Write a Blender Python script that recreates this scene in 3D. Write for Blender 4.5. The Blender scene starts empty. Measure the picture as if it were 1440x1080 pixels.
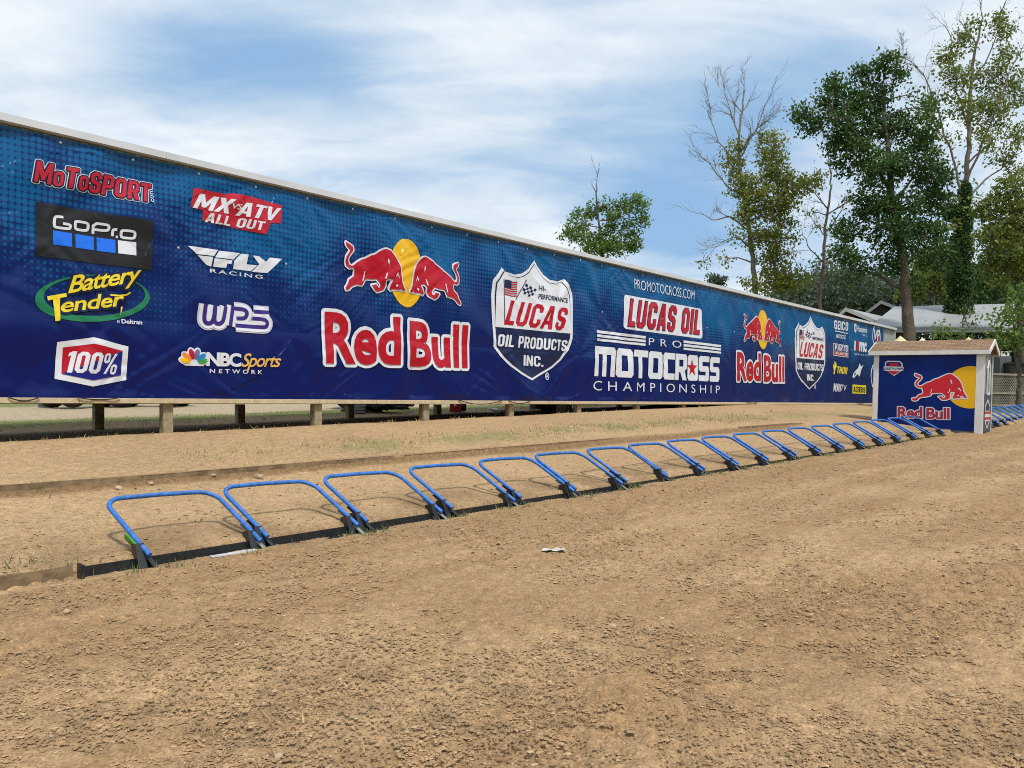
import bpy, math, random
import numpy as np
from mathutils import Vector
from mathutils.geometry import tessellate_polygon

random.seed(7)
rng = np.random.default_rng(11)
SC = bpy.context.scene
COL = SC.collection
R = math.radians

# ------------------------------------------------------------------ camera, sky, sun
EYE = 1.45            # eye height over the scene's zero level
F = 1082.0            # focal length in photo pixels (1440 wide)
HOR = 570.0           # horizon row in the photo
cam = bpy.data.cameras.new('camera')
cam.sensor_width = 36.0
cam.lens = F / 1440 * 36
cam.shift_y = (HOR - 540) / 1440
cam.clip_end = 6000
camo = bpy.data.objects.new('camera', cam)
COL.objects.link(camo)
camo.location = (0, 0, EYE)
camo.rotation_euler = (R(90), 0, 0)
SC.camera = camo

SUN_EL, SUN_AZ = 60.0, (0.44, -0.898)
sdir = Vector((SUN_AZ[0] * math.cos(R(SUN_EL)), SUN_AZ[1] * math.cos(R(SUN_EL)), math.sin(R(SUN_EL))))
sun = bpy.data.lights.new('sun', 'SUN')
sun.energy = 3.3
sun.angle = R(7)
sun.color = (1.0, 0.95, 0.87)
suno = bpy.data.objects.new('sun', sun)
COL.objects.link(suno)
suno.rotation_euler = sdir.to_track_quat('Z', 'Y').to_euler()
suno.location = (10, -10, 30)

world = bpy.data.worlds.new('World')
SC.world = world
world.use_nodes = True
SC.view_settings.view_transform = 'Standard'
SC.view_settings.look = 'None'
SC.view_settings.exposure = 0.05
SC.view_settings.gamma = 1.0
SC.cycles.use_denoising = False
SC.cycles.filter_width = 1.0


class NT:
    """small node-tree helper"""
    def __init__(s, nt):
        s.nt = nt
        nt.nodes.clear()

    def n(s, typ, **kw):
        nd = s.nt.nodes.new(typ)
        for k, v in kw.items():
            if k == 'ins':
                for i, val in v.items():
                    if isinstance(val, bpy.types.NodeSocket):
                        s.nt.links.new(val, nd.inputs[i])
                    else:
                        nd.inputs[i].default_value = val
            else:
                setattr(nd, k, v)
        return nd

    def math(s, op, a, b=0.0, c=None, clamp=False):
        ins = {0: a, 1: b}
        if c is not None:
            ins[2] = c
        return s.n('ShaderNodeMath', operation=op, use_clamp=clamp, ins=ins).outputs[0]

    def vmath(s, op, a, b=(0, 0, 0)):
        nd = s.n('ShaderNodeVectorMath', operation=op, ins={0: a, 1: b})
        return nd.outputs[1] if op in ('LENGTH', 'DOT_PRODUCT') else nd.outputs[0]

    def mix(s, fac, a, b):
        nd = s.n('ShaderNodeMix', data_type='RGBA')
        for sock, val in ((nd.inputs[0], fac), (nd.inputs[6], a), (nd.inputs[7], b)):
            if isinstance(val, bpy.types.NodeSocket):
                s.nt.links.new(val, sock)
            else:
                sock.default_value = val if not isinstance(val, tuple) or len(val) == 4 else (*val, 1)
        return nd.outputs[2]

    def ramp(s, fac, *stops):
        nd = s.n('ShaderNodeValToRGB', ins={0: fac})
        el = nd.color_ramp.elements
        while len(el) < len(stops):
            el.new(0.5)
        for e, (p, c) in zip(el, stops):
            e.position = p
            e.color = (c, c, c, 1) if not isinstance(c, tuple) else (*c, 1)
        return nd.outputs[0]

    def noise(s, vec, scale, detail=3, rough=0.5, dist=0.0):
        return s.n('ShaderNodeTexNoise', ins={'Vector': vec, 'Scale': scale, 'Detail': detail, 'Roughness': rough, 'Distortion': dist}).outputs[0]

    def smooth(s, val, lo, hi, a=0.0, b=1.0):
        return s.n('ShaderNodeMapRange', interpolation_type='SMOOTHSTEP', ins={0: val, 1: lo, 2: hi, 3: a, 4: b}).outputs[0]


# sky: physical sky with a broken layer of thin bright cloud
w = NT(world.node_tree)
sky = w.n('ShaderNodeTexSky', sky_type='NISHITA', sun_disc=False, sun_elevation=R(SUN_EL),
          sun_rotation=math.atan2(SUN_AZ[0], SUN_AZ[1]), air_density=1.0, dust_density=1.2, ozone_density=1.0)
tc = w.n('ShaderNodeTexCoord').outputs['Generated']
sep = w.n('ShaderNodeSeparateXYZ', ins={0: tc})
zz = w.math('ADD', w.math('MAXIMUM', sep.outputs[2], 0.0), 0.16)
cv = w.n('ShaderNodeCombineXYZ', ins={0: w.math('DIVIDE', sep.outputs[0], zz), 1: w.math('DIVIDE', sep.outputs[1], zz), 2: 0.0}).outputs[0]
SKY_OFF = (3.1, 1.7, 0.0)
cv2 = w.vmath('ADD', cv, SKY_OFF)
cvs = w.n('ShaderNodeMapping', ins={'Vector': cv2, 'Rotation': (0, 0, R(20)), 'Scale': (0.70, 1.15, 1)}).outputs[0]
big = w.noise(cvs, 0.85, 4, 0.55, 0.5)
fine = w.noise(cvs, 3.6, 6, 0.62, 0.7)
den = w.math('ADD', w.math('MULTIPLY', big, 0.78), w.math('MULTIPLY', fine, 0.22))
# a band of clearer sky low on the right
clear = 0.0
for (dx_, dy_), r_, k_ in (((380, 85), .17, .12), ((960, 225), .17, .12), ((1130, 250), .20, .11), ((930, 335), .12, .11), ((230, 130), .12, .06)):
    v_ = Vector(((dx_ - 720) / F, 1, (HOR - dy_) / F)).normalized()
    dd = w.vmath('MULTIPLY', w.vmath('SUBTRACT', tc, tuple(v_)), (0.75, 1.0, 1.35))
    c_ = w.smooth(w.vmath('LENGTH', dd), 0.0, r_, k_, 0.0)
    clear = c_ if isinstance(clear, float) else w.math('ADD', clear, c_)
den = w.math('SUBTRACT', den, clear)
cov = w.smooth(den, 0.29, 0.555)
shade = w.noise(cvs, 2.1, 5, 0.6, 0.3)
ccol = w.mix(w.smooth(shade, 0.35, 0.68), (7.0, 8.0, 8.8), (9.4, 9.8, 10.0))
skyb = w.mix(0.72, sky.outputs[0], (3.2, 5.6, 8.7))
fin = w.mix(w.math('MULTIPLY', cov, 0.95), skyb, ccol)
bg = w.n('ShaderNodeBackground', ins={0: fin, 1: 0.1})
w.n('ShaderNodeOutputWorld', ins={0: bg.outputs[0]})


# ------------------------------------------------------------------ materials
MATS = {}


def mat(name, color, rough=0.6, metal=0.0, spec=None, vary=0.0, vscale=8.0, bump=0.0, bscale=40.0, coat=0.0):
    if name in MATS:
        return MATS[name]
    if spec is None:
        spec = 0.38 if name.startswith('vinyl') else 0.5
    m = bpy.data.materials.new(name)
    m.use_nodes = True
    t = NT(m.node_tree)
    b = t.n('ShaderNodeBsdfPrincipled', ins={'Roughness': rough, 'Metallic': metal, 'Specular IOR Level': spec, 'Coat Weight': coat})
    pos = t.n('ShaderNodeNewGeometry').outputs['Position']
    if vary:
        f = t.noise(pos, vscale, 5, 0.6)
        f = t.smooth(f, 0.3, 0.7)
        lo = tuple(c * (1 - vary) for c in color)
        hi = tuple(min(1, c * (1 + vary)) for c in color)
        t.nt.links.new(t.mix(f, lo, hi), b.inputs['Base Color'])
    else:
        b.inputs['Base Color'].default_value = (*color, 1)
    if bump:
        h = t.noise(pos, bscale, 5, 0.6)
        bp = t.n('ShaderNodeBump', ins={'Strength': bump, 'Distance': 0.01, 'Height': h})
        t.nt.links.new(bp.outputs[0], b.inputs['Normal'])
    t.n('ShaderNodeOutputMaterial', ins={0: b.outputs[0]})
    MATS[name] = m
    return m


VR = 0.30   # vinyl roughness
WHITE = mat('vinyl_white', (0.68, 0.71, 0.78), VR, vary=0.04, vscale=2)
RED = mat('vinyl_red', (0.43, 0.003, 0.018), VR)
CRIM = mat('vinyl_crimson', (0.46, 0.012, 0.030), VR)
YEL = mat('vinyl_yellow', (0.78, 0.45, 0.008), VR)
LEMON = mat('vinyl_lemon', (0.78, 0.62, 0.03), VR)
BLACK = mat('vinyl_black', (0.012, 0.013, 0.016), 0.36)
NAVY = mat('vinyl_navy', (0.006, 0.013, 0.060), VR)
ROYAL = mat('vinyl_royal', (0.008, 0.012, 0.20), VR)
SKYB = mat('vinyl_bright_blue', (0.012, 0.16, 0.82), VR)
GREEN = mat('vinyl_green', (0.010, 0.17, 0.075), VR)
PURP = mat('vinyl_purple', (0.040, 0.018, 0.19), VR)
LILAC = mat('vinyl_silver_lilac', (0.55, 0.55, 0.68), VR)
GOLD = mat('vinyl_gold', (0.72, 0.42, 0.10), VR)
ORAN = mat('vinyl_orange', (0.75, 0.20, 0.03), VR)
MIDB = mat('vinyl_mid_blue', (0.02, 0.22, 0.60), VR)
GREYB = mat('vinyl_grey_blue', (0.12, 0.14, 0.30), VR)
LGREEN = mat('vinyl_leaf_green', (0.05, 0.35, 0.06), VR)


# ------------------------------------------------------------------ mesh helpers
def link(o, parent=None):
    COL.objects.link(o)
    if parent is not None:
        o.parent = parent
    return o


def tag(o, label=None, cat=None, group=None, kind=None):
    if label:
        o['label'] = label
    if cat:
        o['category'] = cat
    if group:
        o['group'] = group
    if kind:
        o['kind'] = kind
    return o


def empty(name, loc, label, cat, group=None):
    o = bpy.data.objects.new(name, None)
    o.location = loc
    o.empty_display_size = 0.2
    link(o)
    return tag(o, label, cat, group)


def np_mesh(name, V, Fc, mats, smooth=False, midx=None):
    """fast mesh from numpy arrays; Fc is (n,3) or (n,4)"""
    me = bpy.data.meshes.new(name)
    V = np.ascontiguousarray(V, dtype=np.float32)
    Fc = np.ascontiguousarray(Fc, dtype=np.int32)
    k = Fc.shape[1]
    me.vertices.add(len(V))
    me.vertices.foreach_set('co', V.ravel())
    me.loops.add(Fc.size)
    me.loops.foreach_set('vertex_index', Fc.ravel())
    me.polygons.add(len(Fc))
    me.polygons.foreach_set('loop_start', np.arange(0, Fc.size, k, dtype=np.int32))
    for m in mats:
        me.materials.append(m)
    if midx is not None:
        me.polygons.foreach_set('material_index', np.asarray(midx, dtype=np.int32))
    me.polygons.foreach_set('use_smooth', np.full(len(Fc), smooth))
    me.update(calc_edges=True)
    me.validate()
    return me


class MB:
    """collects shapes in world coordinates, built as ONE mesh object"""
    def __init__(s):
        s.v, s.f, s.m, s.sm = [], [], [], []

    def add(s, vs, fs, mi=0, smooth=False):
        o = len(s.v)
        s.v += [tuple(v) for v in vs]
        for f in fs:
            s.f.append(tuple(i + o for i in f))
            s.m.append(mi)
            s.sm.append(smooth)

    def box(s, c, h, ax=None, mi=0):
        c = Vector(c)
        ax = ax or (Vector((1, 0, 0)), Vector((0, 1, 0)), Vector((0, 0, 1)))
        vs = [c + ax[0] * (h[0] * i) + ax[1] * (h[1] * j) + ax[2] * (h[2] * k) for i in (-1, 1) for j in (-1, 1) for k in (-1, 1)]
        s.add(vs, [(0, 1, 3, 2), (4, 6, 7, 5), (0, 4, 5, 1), (2, 3, 7, 6), (0, 2, 6, 4), (1, 5, 7, 3)], mi)

    def prism(s, poly, d, mi=0):
        """poly: planar list of Vectors, extruded by vector d"""
        n = len(poly)
        vs = [Vector(p) for p in poly] + [Vector(p) + Vector(d) for p in poly]
        tr = tessellate_polygon([[Vector(p) for p in poly]])
        fs = [tuple(t) for t in tr] + [tuple(n + i for i in reversed(t)) for t in tr]
        fs += [(i, (i + 1) % n, n + (i + 1) % n, n + i) for i in range(n)]
        s.add(vs, fs, mi)

    def tube(s, pts, rad, n=10, mi=0, cap=True, smooth=True):
        pts = [Vector(p) for p in pts]
        if not hasattr(rad, '__len__'):
            rad = [rad] * len(pts)
        rings = []
        prev = None
        for i, p in enumerate(pts):
            t = (pts[min(i + 1, len(pts) - 1)] - pts[max(i - 1, 0)]).normalized()
            if prev is None:
                up = Vector((0, 0, 1)) if abs(t.z) < 0.9 else Vector((1, 0, 0))
                u = t.cross(up).normalized()
            else:
                u = (prev - t * prev.dot(t)).normalized()
            prev = u
            wv = t.cross(u)
            rings.append([p + (u * math.cos(2 * math.pi * k / n) + wv * math.sin(2 * math.pi * k / n)) * rad[i] for k in range(n)])
        vs = [v for r in rings for v in r]
        fs = [(i * n + k, i * n + (k + 1) % n, (i + 1) * n + (k + 1) % n, (i + 1) * n + k) for i in range(len(pts) - 1) for k in range(n)]
        s.add(vs, fs, mi, smooth)
        if cap:
            s.add(rings[0], [tuple(reversed(range(n)))], mi)
            s.add(rings[-1], [tuple(range(n))], mi)

    def lathe(s, c, axis, prof, n=24, mi=0, smooth=True):
        """prof: (radius, along) pairs about axis through c"""
        c, a = Vector(c), Vector(axis).normalized()
        u = a.cross(Vector((0, 0, 1)) if abs(a.z) < 0.9 else Vector((1, 0, 0))).normalized()
        wv = a.cross(u)
        vs = [c + a * h + (u * math.cos(2 * math.pi * k / n) + wv * math.sin(2 * math.pi * k / n)) * r for r, h in prof for k in range(n)]
        fs = [(i * n + k, i * n + (k + 1) % n, (i + 1) * n + (k + 1) % n, (i + 1) * n + k) for i in range(len(prof) - 1) for k in range(n)]
        s.add(vs, fs, mi, smooth)

    def rock(s, c, r, sq=0.7, mi=0, seed=0):
        rr = random.Random(seed)
        t = (1 + 5 ** .5) / 2
        base = [(-1, t, 0), (1, t, 0), (-1, -t, 0), (1, -t, 0), (0, -1, t), (0, 1, t), (0, -1, -t), (0, 1, -t), (t, 0, -1), (t, 0, 1), (-t, 0, -1), (-t, 0, 1)]
        fs = [(0, 11, 5), (0, 5, 1), (0, 1, 7), (0, 7, 10), (0, 10, 11), (1, 5, 9), (5, 11, 4), (11, 10, 2), (10, 7, 6), (7, 1, 8), (3, 9, 4), (3, 4, 2), (3, 2, 6), (3, 6, 8), (3, 8, 9), (4, 9, 5), (2, 4, 11), (6, 2, 10), (8, 6, 7), (9, 8, 1)]
        sx, sy = rr.uniform(.7, 1.3), rr.uniform(.7, 1.3)
        a = rr.uniform(0, 6.28)
        vs = []
        for b in base:
            v = Vector(b).normalized() * r * rr.uniform(.7, 1.2)
            x, y = v.x * sx, v.y * sy
            vs.append((c[0] + x * math.cos(a) - y * math.sin(a), c[1] + x * math.sin(a) + y * math.cos(a), c[2] + v.z * sq))
        s.add(vs, fs, mi)

    def build(s, name, mats, parent=None, bevel=0.0):
        if not isinstance(mats, (list, tuple)):
            mats = [mats]
        off = Vector(parent.location) if parent is not None else Vector((0, 0, 0))
        if parent is not None and parent.parent is not None:
            off = Vector(parent.parent.location) + off
        if parent is not None and parent.type == 'MESH' and parent.parent is None:
            off = Vector(parent.location)
        me = bpy.data.meshes.new(name)
        me.from_pydata([tuple(Vector(v) - off) for v in s.v], [], s.f)
        for m in mats:
            me.materials.append(m)
        me.polygons.foreach_set('material_index', s.m)
        me.polygons.foreach_set('use_smooth', s.sm)
        me.update()
        o = bpy.data.objects.new(name, me)
        link(o, parent)
        if bevel:
            b = o.modifiers.new('bevel', 'BEVEL')
            b.width = bevel
            b.segments = 2
            b.limit_method = 'ANGLE'
        return o


# ------------------------------------------------------------------ measuring: photo pixel -> place
def P(x, y, Y):
    return Vector(((x - 720) / F * Y, Y, EYE + (HOR - y) / F * Y))


class Plane:
    def __init__(s, O, U, W):
        s.O, s.U, s.W = Vector(O), Vector(U).normalized(), Vector(W).normalized()
        s.N = s.U.cross(s.W).normalized()
        if s.N.dot(Vector((0, 0, EYE)) - s.O) < 0:
            s.N = -s.N

    def st(s, x, y):
        d = P(x, y, 1.0) - Vector((0, 0, EYE))
        e = Vector((0, 0, EYE))
        k = (s.O - e).dot(s.N) / d.dot(s.N)
        q = e + d * k - s.O
        return (q.dot(s.U), q.dot(s.W))

    def at(s, u, v, o=0.0):
        return s.O + s.U * u + s.W * v + s.N * o


WA = R(42.5)
WD = Vector((math.sin(WA), math.cos(WA), 0))
WN = Vector((math.cos(WA), -math.sin(WA), 0))
WALL0 = Vector((-6.363, 9.562, EYE))       # wall front at photo column 0, eye level
WALL = Plane(WALL0, WD, (0, 0, 1))

G0 = Vector((-2.95, 6.20))
GD = Vector((0.722, 0.692))
GN = Vector((-0.692, 0.722))


def sstep(x, a, b):
    t = np.clip((x - a) / (b - a), 0, 1)
    return t * t * (3 - 2 * t)


def gz(X, Y):
    """ground height without small roughness"""
    X = np.asarray(X, float)
    Y = np.asarray(Y, float)
    s = (X - G0.x) * GD.x + (Y - G0.y) * GD.y
    p = (X - G0.x) * GN.x + (Y - G0.y) * GN.y
    sw = (X - WALL0.x) * WD.x + (Y - WALL0.y) * WD.y
    dw = (X - WALL0.x) * WN.x + (Y - WALL0.y) * WN.y
    zg = -1.32 + 0.028 * np.clip(s, -12, 34) + 0.012 * np.clip(s - 34, 0, 60)
    zw = -0.40 + 0.0235 * np.clip(sw - 2.1, -2.5, 18.2)
    f = np.clip(p / np.maximum(p + dw, 0.3), 0, 1)
    f = np.where(dw <= 0, 1, f)
    mid = zg + 0.075 + (zw - zg - 0.075) * f
    mid = mid + 0.05 * np.tanh((p - 2.4) / 0.03) * sstep(f, 0.1, 0.4) * (1 - sstep(f, 0.6, 0.9)) * (1 - sstep(s, 15.5, 17))
    behind = zw + 0.034 * np.clip(-dw, 0, 70) - 0.05 * sstep(-dw, 0.0, 0.4) * (1 - sstep(-dw, 2.2, 3.4))
    front = zg - 0.016 * np.clip(-p, 0, 40) + 0.035 * np.exp(-((p + 0.25) / 0.28) ** 2) * (.5 + .5 * sstep(s, 2, 6)) * sstep(-p, -.05, .1)
    up = sstep(p, 0.100, 0.130)
    z = front * (1 - up) + mid * up
    z = np.where(dw < 0, behind, z)
    # past the end of the wall both sides melt into one even slope
    k = sstep(sw, 30, 40)
    far = -1.32 + 0.028 * np.clip(s, -12, 40) + 0.008 * np.clip(s - 40, 0, 80) + 0.02 * np.clip(p, 0, 3)
    z = z * (1 - k) + far * k
    return z + EYE


def gz1(x, y):
    return float(gz(np.array([x]), np.array([y]))[0])


def hit(px, py, y0=2.0, y1=80.0):
    """first place where the photo's ray meets the ground"""
    Y = np.linspace(y0, y1, 6000)
    X = (px - 720) / F * Y
    zr = EYE + (HOR - py) / F * Y
    d = zr - gz(X, Y)
    i = np.argmax(d < 0)
    return Vector((X[i], Y[i], float(gz(X[i:i + 1], Y[i:i + 1])[0])))


# noise for the ground, numpy
_perm = rng.permutation(4096)


def vnoise(x, y, seed=0):
    xi, yi = np.floor(x).astype(np.int64), np.floor(y).astype(np.int64)
    fx, fy = x - xi, y - yi
    ux, uy = fx * fx * fx * (fx * (fx * 6 - 15) + 10), fy * fy * fy * (fy * (fy * 6 - 15) + 10)

    def g(i, j, dx, dy):
        h = _perm[(_perm[(i + seed * 131) & 4095] + j) & 4095] * (2 * math.pi / 4096)
        return np.cos(h) * dx + np.sin(h) * dy
    a = g(xi, yi, fx, fy)
    b = g(xi + 1, yi, fx - 1, fy)
    c = g(xi, yi + 1, fx, fy - 1)
    d = g(xi + 1, yi + 1, fx - 1, fy - 1)
    return (a + ux * (b - a)) * (1 - uy) + (c + ux * (d - c)) * uy


# ------------------------------------------------------------------ ground sheet
def build_ground():
    ang = np.concatenate([np.linspace(-180, -39, 48)[:-1], np.linspace(-39, 39, 720)[:-1], np.linspace(39, 180, 48)[:-1]])
    rad = np.concatenate([[0.05, 0.5, 1.0, 1.5, 1.9], np.exp(np.linspace(math.log(2.2), math.log(48), 820))[:-1], np.exp(np.linspace(math.log(48), math.log(3000), 60))])
    A, Rr = np.meshgrid(np.radians(ang), rad)
    X, Y = np.sin(A) * Rr, np.cos(A) * Rr
    n, m = len(rad), len(ang)
    Z = gz(X, Y)
    s = (X - G0.x) * GD.x + (Y - G0.y) * GD.y
    p = (X - G0.x) * GN.x + (Y - G0.y) * GN.y
    sw = (X - WALL0.x) * WD.x + (Y - WALL0.y) * WD.y
    dw = (X - WALL0.x) * WN.x + (Y - WALL0.y) * WN.y
    near = 1 - sstep(Rr, 40, 70)
    track = (1 - sstep(p, -0.25, 0.0))
    track = np.where((dw < 0) & (sw < 36), 0, track)
    # packed vehicle tracks over the tilled dirt (pairs of lanes)
    def lane(x0, y0, x1, y1, wd):
        a, b = hit(x0, y0), hit(x1, y1)
        dx, dy = b.x - a.x, b.y - a.y
        L = math.hypot(dx, dy)
        q = (-(X - a.x) * dy + (Y - a.y) * dx) / L
        return np.exp(-((q + 0.25 * vnoise(X * .35, Y * .35, 9)) / wd) ** 2)
    lanes = np.clip(lane(1440, 655, 1060, 800, 0.35) + 0.7 * lane(1250, 680, 700, 835, 0.3) + 0.8 * lane(0, 985, 300, 940, 0.25) + 0.6 * lane(1440, 940, 1000, 1060, .25), 0, 1) * track
    lanes = lanes * sstep(vnoise(X * .7, Y * .7, 21), -0.45, 0.25)
    rough = track * (1 - 0.75 * lanes) + (1 - track) * 0.35
    rough = rough * (0.7 + 0.8 * sstep(vnoise(X * .45 + 3, Y * .45, 4), -0.3, 0.4))
    rough = np.where((dw < 0.3) & (sw < 36), 0.25, rough)
    cell = np.maximum(Rr * 0.0038, Rr * math.radians(78 / 720))
    H = np.zeros_like(Z)
    for lam, amp, sd in ((2.2, 0.035, 1), (0.8, 0.024, 2), (0.33, 0.026, 3), (0.15, 0.020, 5), (0.075, 0.015, 6), (0.036, 0.009, 7)):
        fade = 1 - sstep(cell, lam * 0.28, lam * 0.6)
        v = vnoise(X / lam, Y / lam, sd)
        if lam < 0.5:
            v = np.maximum(v, -0.1) * 1.5      # lumps rather than pits
        H += v * amp * fade * (rough if lam < 1 else np.minimum(rough + .35, 1))
    # chevrons of a tyre tread pressed into the left foreground
    c = hit(270, 960)
    tr = np.exp(-(((X - c.x) / 0.55) ** 2 + ((Y - c.y) / 0.26) ** 2) ** 2)
    H += tr * (0.012 * np.sin((Y - c.y) * 62 + 1.5 * vnoise(X * 6, Y * 6, 5)) * sstep(np.sin((X - c.x) * 30 + (Y - c.y) * 8), -0.4, 0.2))
    # pad: faint grooves along the run to the gate
    Z = Z + H * near
    # ---- colour of the soil and turf itself
    def mixc(a, b, t):
        return a * (1 - t[..., None]) + b * t[..., None]
    c_track = np.array([0.300, 0.190, 0.098])
    c_pale = np.array([0.425, 0.288, 0.160])
    c_dark = np.array([0.235, 0.138, 0.064])
    c_pad = np.array([0.372, 0.250, 0.137])
    c_grass = np.array([0.095, 0.125, 0.032])
    c_dry = np.array([0.300, 0.255, 0.120])
    c_gravel = np.array([0.37, 0.30, 0.205])
    big = sstep(vnoise(X * .5, Y * .5, 31) + .5 * vnoise(X * 1.7, Y * 1.7, 32), -0.5, 0.5)
    col = mixc(np.broadcast_to(c_pad, X.shape + (3,)), np.broadcast_to(c_pale, X.shape + (3,)), big * 0.7)
    tcol = mixc(np.broadcast_to(c_track, X.shape + (3,)), np.broadcast_to(c_dark, X.shape + (3,)), sstep(vnoise(s * .25, p * 1.1, 33), 0.0, 0.5) * .40)
    streak = sstep(vnoise(s * .10 + 5, p * 1.5, 38) + .6 * vnoise(s * .35, p * 4.5, 39), .05, .55)
    tcol = mixc(tcol, np.broadcast_to(c_pale, X.shape + (3,)), streak * .45)
    tcol = mixc(tcol, np.broadcast_to(c_pale, X.shape + (3,)), np.clip(lanes * .75 + sstep(vnoise(X * 1.3, Y * 1.3, 36), .1, .5) * .15, 0, 1))
    tcol = mixc(tcol, np.broadcast_to(c_pale, X.shape + (3,)), np.clip(tr * .7, 0, 1))
    col = mixc(col, tcol, track)
    # darker worked soil in a strip behind and before the gate line
    strip = np.exp(-((p - 0.35) / 0.5) ** 2) * (s > -6) * (s < 34) * sstep(vnoise(X * 1.5, Y * 1.5, 37), -0.5, 0.3)
    col = mixc(col, np.broadcast_to(np.array([0.215, 0.140, 0.075]), X.shape + (3,)), np.clip(strip * .8, 0, 1))
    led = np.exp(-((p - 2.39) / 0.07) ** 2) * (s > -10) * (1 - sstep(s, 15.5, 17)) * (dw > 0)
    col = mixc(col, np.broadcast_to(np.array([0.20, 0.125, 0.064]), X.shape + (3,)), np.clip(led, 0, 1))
    # thin turf on the upper terrace
    fr = np.clip(p / np.maximum(p + dw, .3), 0, 1)
    turf = np.exp(-((fr - 0.62) / 0.09) ** 2) * sstep(s, 1.0, 4) * sstep(vnoise(X * .8, Y * .8, 41) + .6 * vnoise(X * 4, Y * 4, 42), -0.35, 0.35)
    turf = np.where(dw > 0, turf, 0)
    col = mixc(col, np.broadcast_to(c_dry * .7 + c_grass * .3, X.shape + (3,)), np.clip(turf * .85, 0, 1))
    thin = sstep(vnoise(X * 1.2, Y * 1.2, 43) + .7 * vnoise(X * 6, Y * 6, 44), .1, .7) * (fr > .52) * (dw > 0) * (sw < 36)
    col = mixc(col, np.broadcast_to(c_dry, X.shape + (3,)), np.clip(thin * .45, 0, 1))
    # the upper terrace is paler, trodden clay
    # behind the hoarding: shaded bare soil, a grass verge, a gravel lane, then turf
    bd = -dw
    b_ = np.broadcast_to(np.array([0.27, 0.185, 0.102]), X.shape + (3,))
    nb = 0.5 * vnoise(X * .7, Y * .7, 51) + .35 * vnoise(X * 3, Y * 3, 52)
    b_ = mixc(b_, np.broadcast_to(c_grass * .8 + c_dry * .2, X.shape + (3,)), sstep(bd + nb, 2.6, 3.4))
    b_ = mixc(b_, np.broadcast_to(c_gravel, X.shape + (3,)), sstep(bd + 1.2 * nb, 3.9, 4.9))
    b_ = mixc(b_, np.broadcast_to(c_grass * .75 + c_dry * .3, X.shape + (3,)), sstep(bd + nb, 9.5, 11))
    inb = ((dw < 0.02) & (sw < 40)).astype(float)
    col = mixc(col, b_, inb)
    # turf beyond the starter's hut
    tg = sstep(s + 1.5 * nb, 30.5, 32.0) * sstep(p, -6.0, -4.5)
    tg = np.maximum(tg, sstep(Rr, 60, 75))
    col = mixc(col, np.broadcast_to(c_grass, X.shape + (3,)), tg)
    V = np.stack([X, Y, Z], -1).reshape(-1, 3)
    i, j = np.meshgrid(np.arange(n - 1), np.arange(m), indexing='ij')
    j2 = (j + 1) % m
    Fc = np.stack([i * m + j, i * m + j2, (i + 1) * m + j2, (i + 1) * m + j], -1).reshape(-1, 4)[:, ::-1]
    m_ = bpy.data.materials.new('soil_and_turf')
    m_.use_nodes = True
    t = NT(m_.node_tree)
    at = t.n('ShaderNodeAttribute', attribute_name='soil').outputs['Color']
    pos = t.n('ShaderNodeNewGeometry').outputs['Position']
    n1 = t.noise(pos, 14, 6, 0.7)
    n2 = t.noise(pos, 75, 4, 0.7)
    vor = t.n('ShaderNodeTexVoronoi', ins={'Vector': pos, 'Scale': 42.0, 'Randomness': 1.0})
    k = t.math('MULTIPLY', t.smooth(n1, 0.25, 0.75, 0.76, 1.26), t.smooth(n2, 0.25, 0.75, 0.62, 1.36))
    pale = t.smooth(t.n('ShaderNodeSeparateColor', ins={0: vor.outputs['Color']}).outputs[0], 0.93, 0.97)
    k = t.math('ADD', k, t.math('MULTIPLY', pale, 0.22))
    mul = t.n('ShaderNodeVectorMath', operation='SCALE', ins={0: at, 3: k}).outputs[0]
    b = t.n('ShaderNodeBsdfPrincipled', ins={'Base Color': mul, 'Roughness': 0.95, 'Specular IOR Level': 0.15})
    hh = t.math('ADD', t.math('MULTIPLY', n2, 0.6), t.math('MULTIPLY', vor.outputs['Distance'], -1.0))
    bp = t.n('ShaderNodeBump', ins={'Strength': 0.7, 'Distance': 0.016, 'Height': hh})
    t.nt.links.new(bp.outputs[0], b.inputs['Normal'])
    t.n('ShaderNodeOutputMaterial', ins={0: b.outputs[0]})
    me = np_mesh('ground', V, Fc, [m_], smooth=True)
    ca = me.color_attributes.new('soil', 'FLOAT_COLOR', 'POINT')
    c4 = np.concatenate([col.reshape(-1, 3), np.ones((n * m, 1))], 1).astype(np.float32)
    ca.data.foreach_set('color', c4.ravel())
    o = bpy.data.objects.new('ground', me)
    link(o)
    tag(o, 'bare tan dirt of the start area with tilled clods and turf beyond', 'ground', kind='structure')
    return o


build_ground()

# wooded hills added behind the viewer, giving the banner a dark horizon to reflect
def hills():
    az = np.radians(np.linspace(40, 320, 140))
    rows = [(95, -2.0), (100, 5.0), (112, 13.0), (130, 19.0), (170, 24.0), (300, 30)]
    V = []
    for r_, h_ in rows:
        hh = h_ * (1 + .35 * vnoise(az * 9, az * 0 + r_ * .02, 81) + .15 * vnoise(az * 60, az * 0 + r_, 82))
        V.append(np.stack([np.sin(az) * r_, np.cos(az) * r_, hh], -1))
    n, m = len(rows), len(az)
    i, j = np.meshgrid(np.arange(n - 1), np.arange(m - 1), indexing='ij')
    Fc = np.stack([i * m + j, i * m + j + 1, (i + 1) * m + j + 1, (i + 1) * m + j], -1).reshape(-1, 4)[:, ::-1]
    o = bpy.data.objects.new('hills', np_mesh('hills', np.concatenate(V), Fc, [mat('hill_woods', (.045, .075, .025), .9, vary=.5, vscale=.3)], smooth=True))
    link(o)
    tag(o, 'low wooded hills added behind the viewer for dark reflections in the banner', 'hills', kind='structure')


hills()

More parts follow.
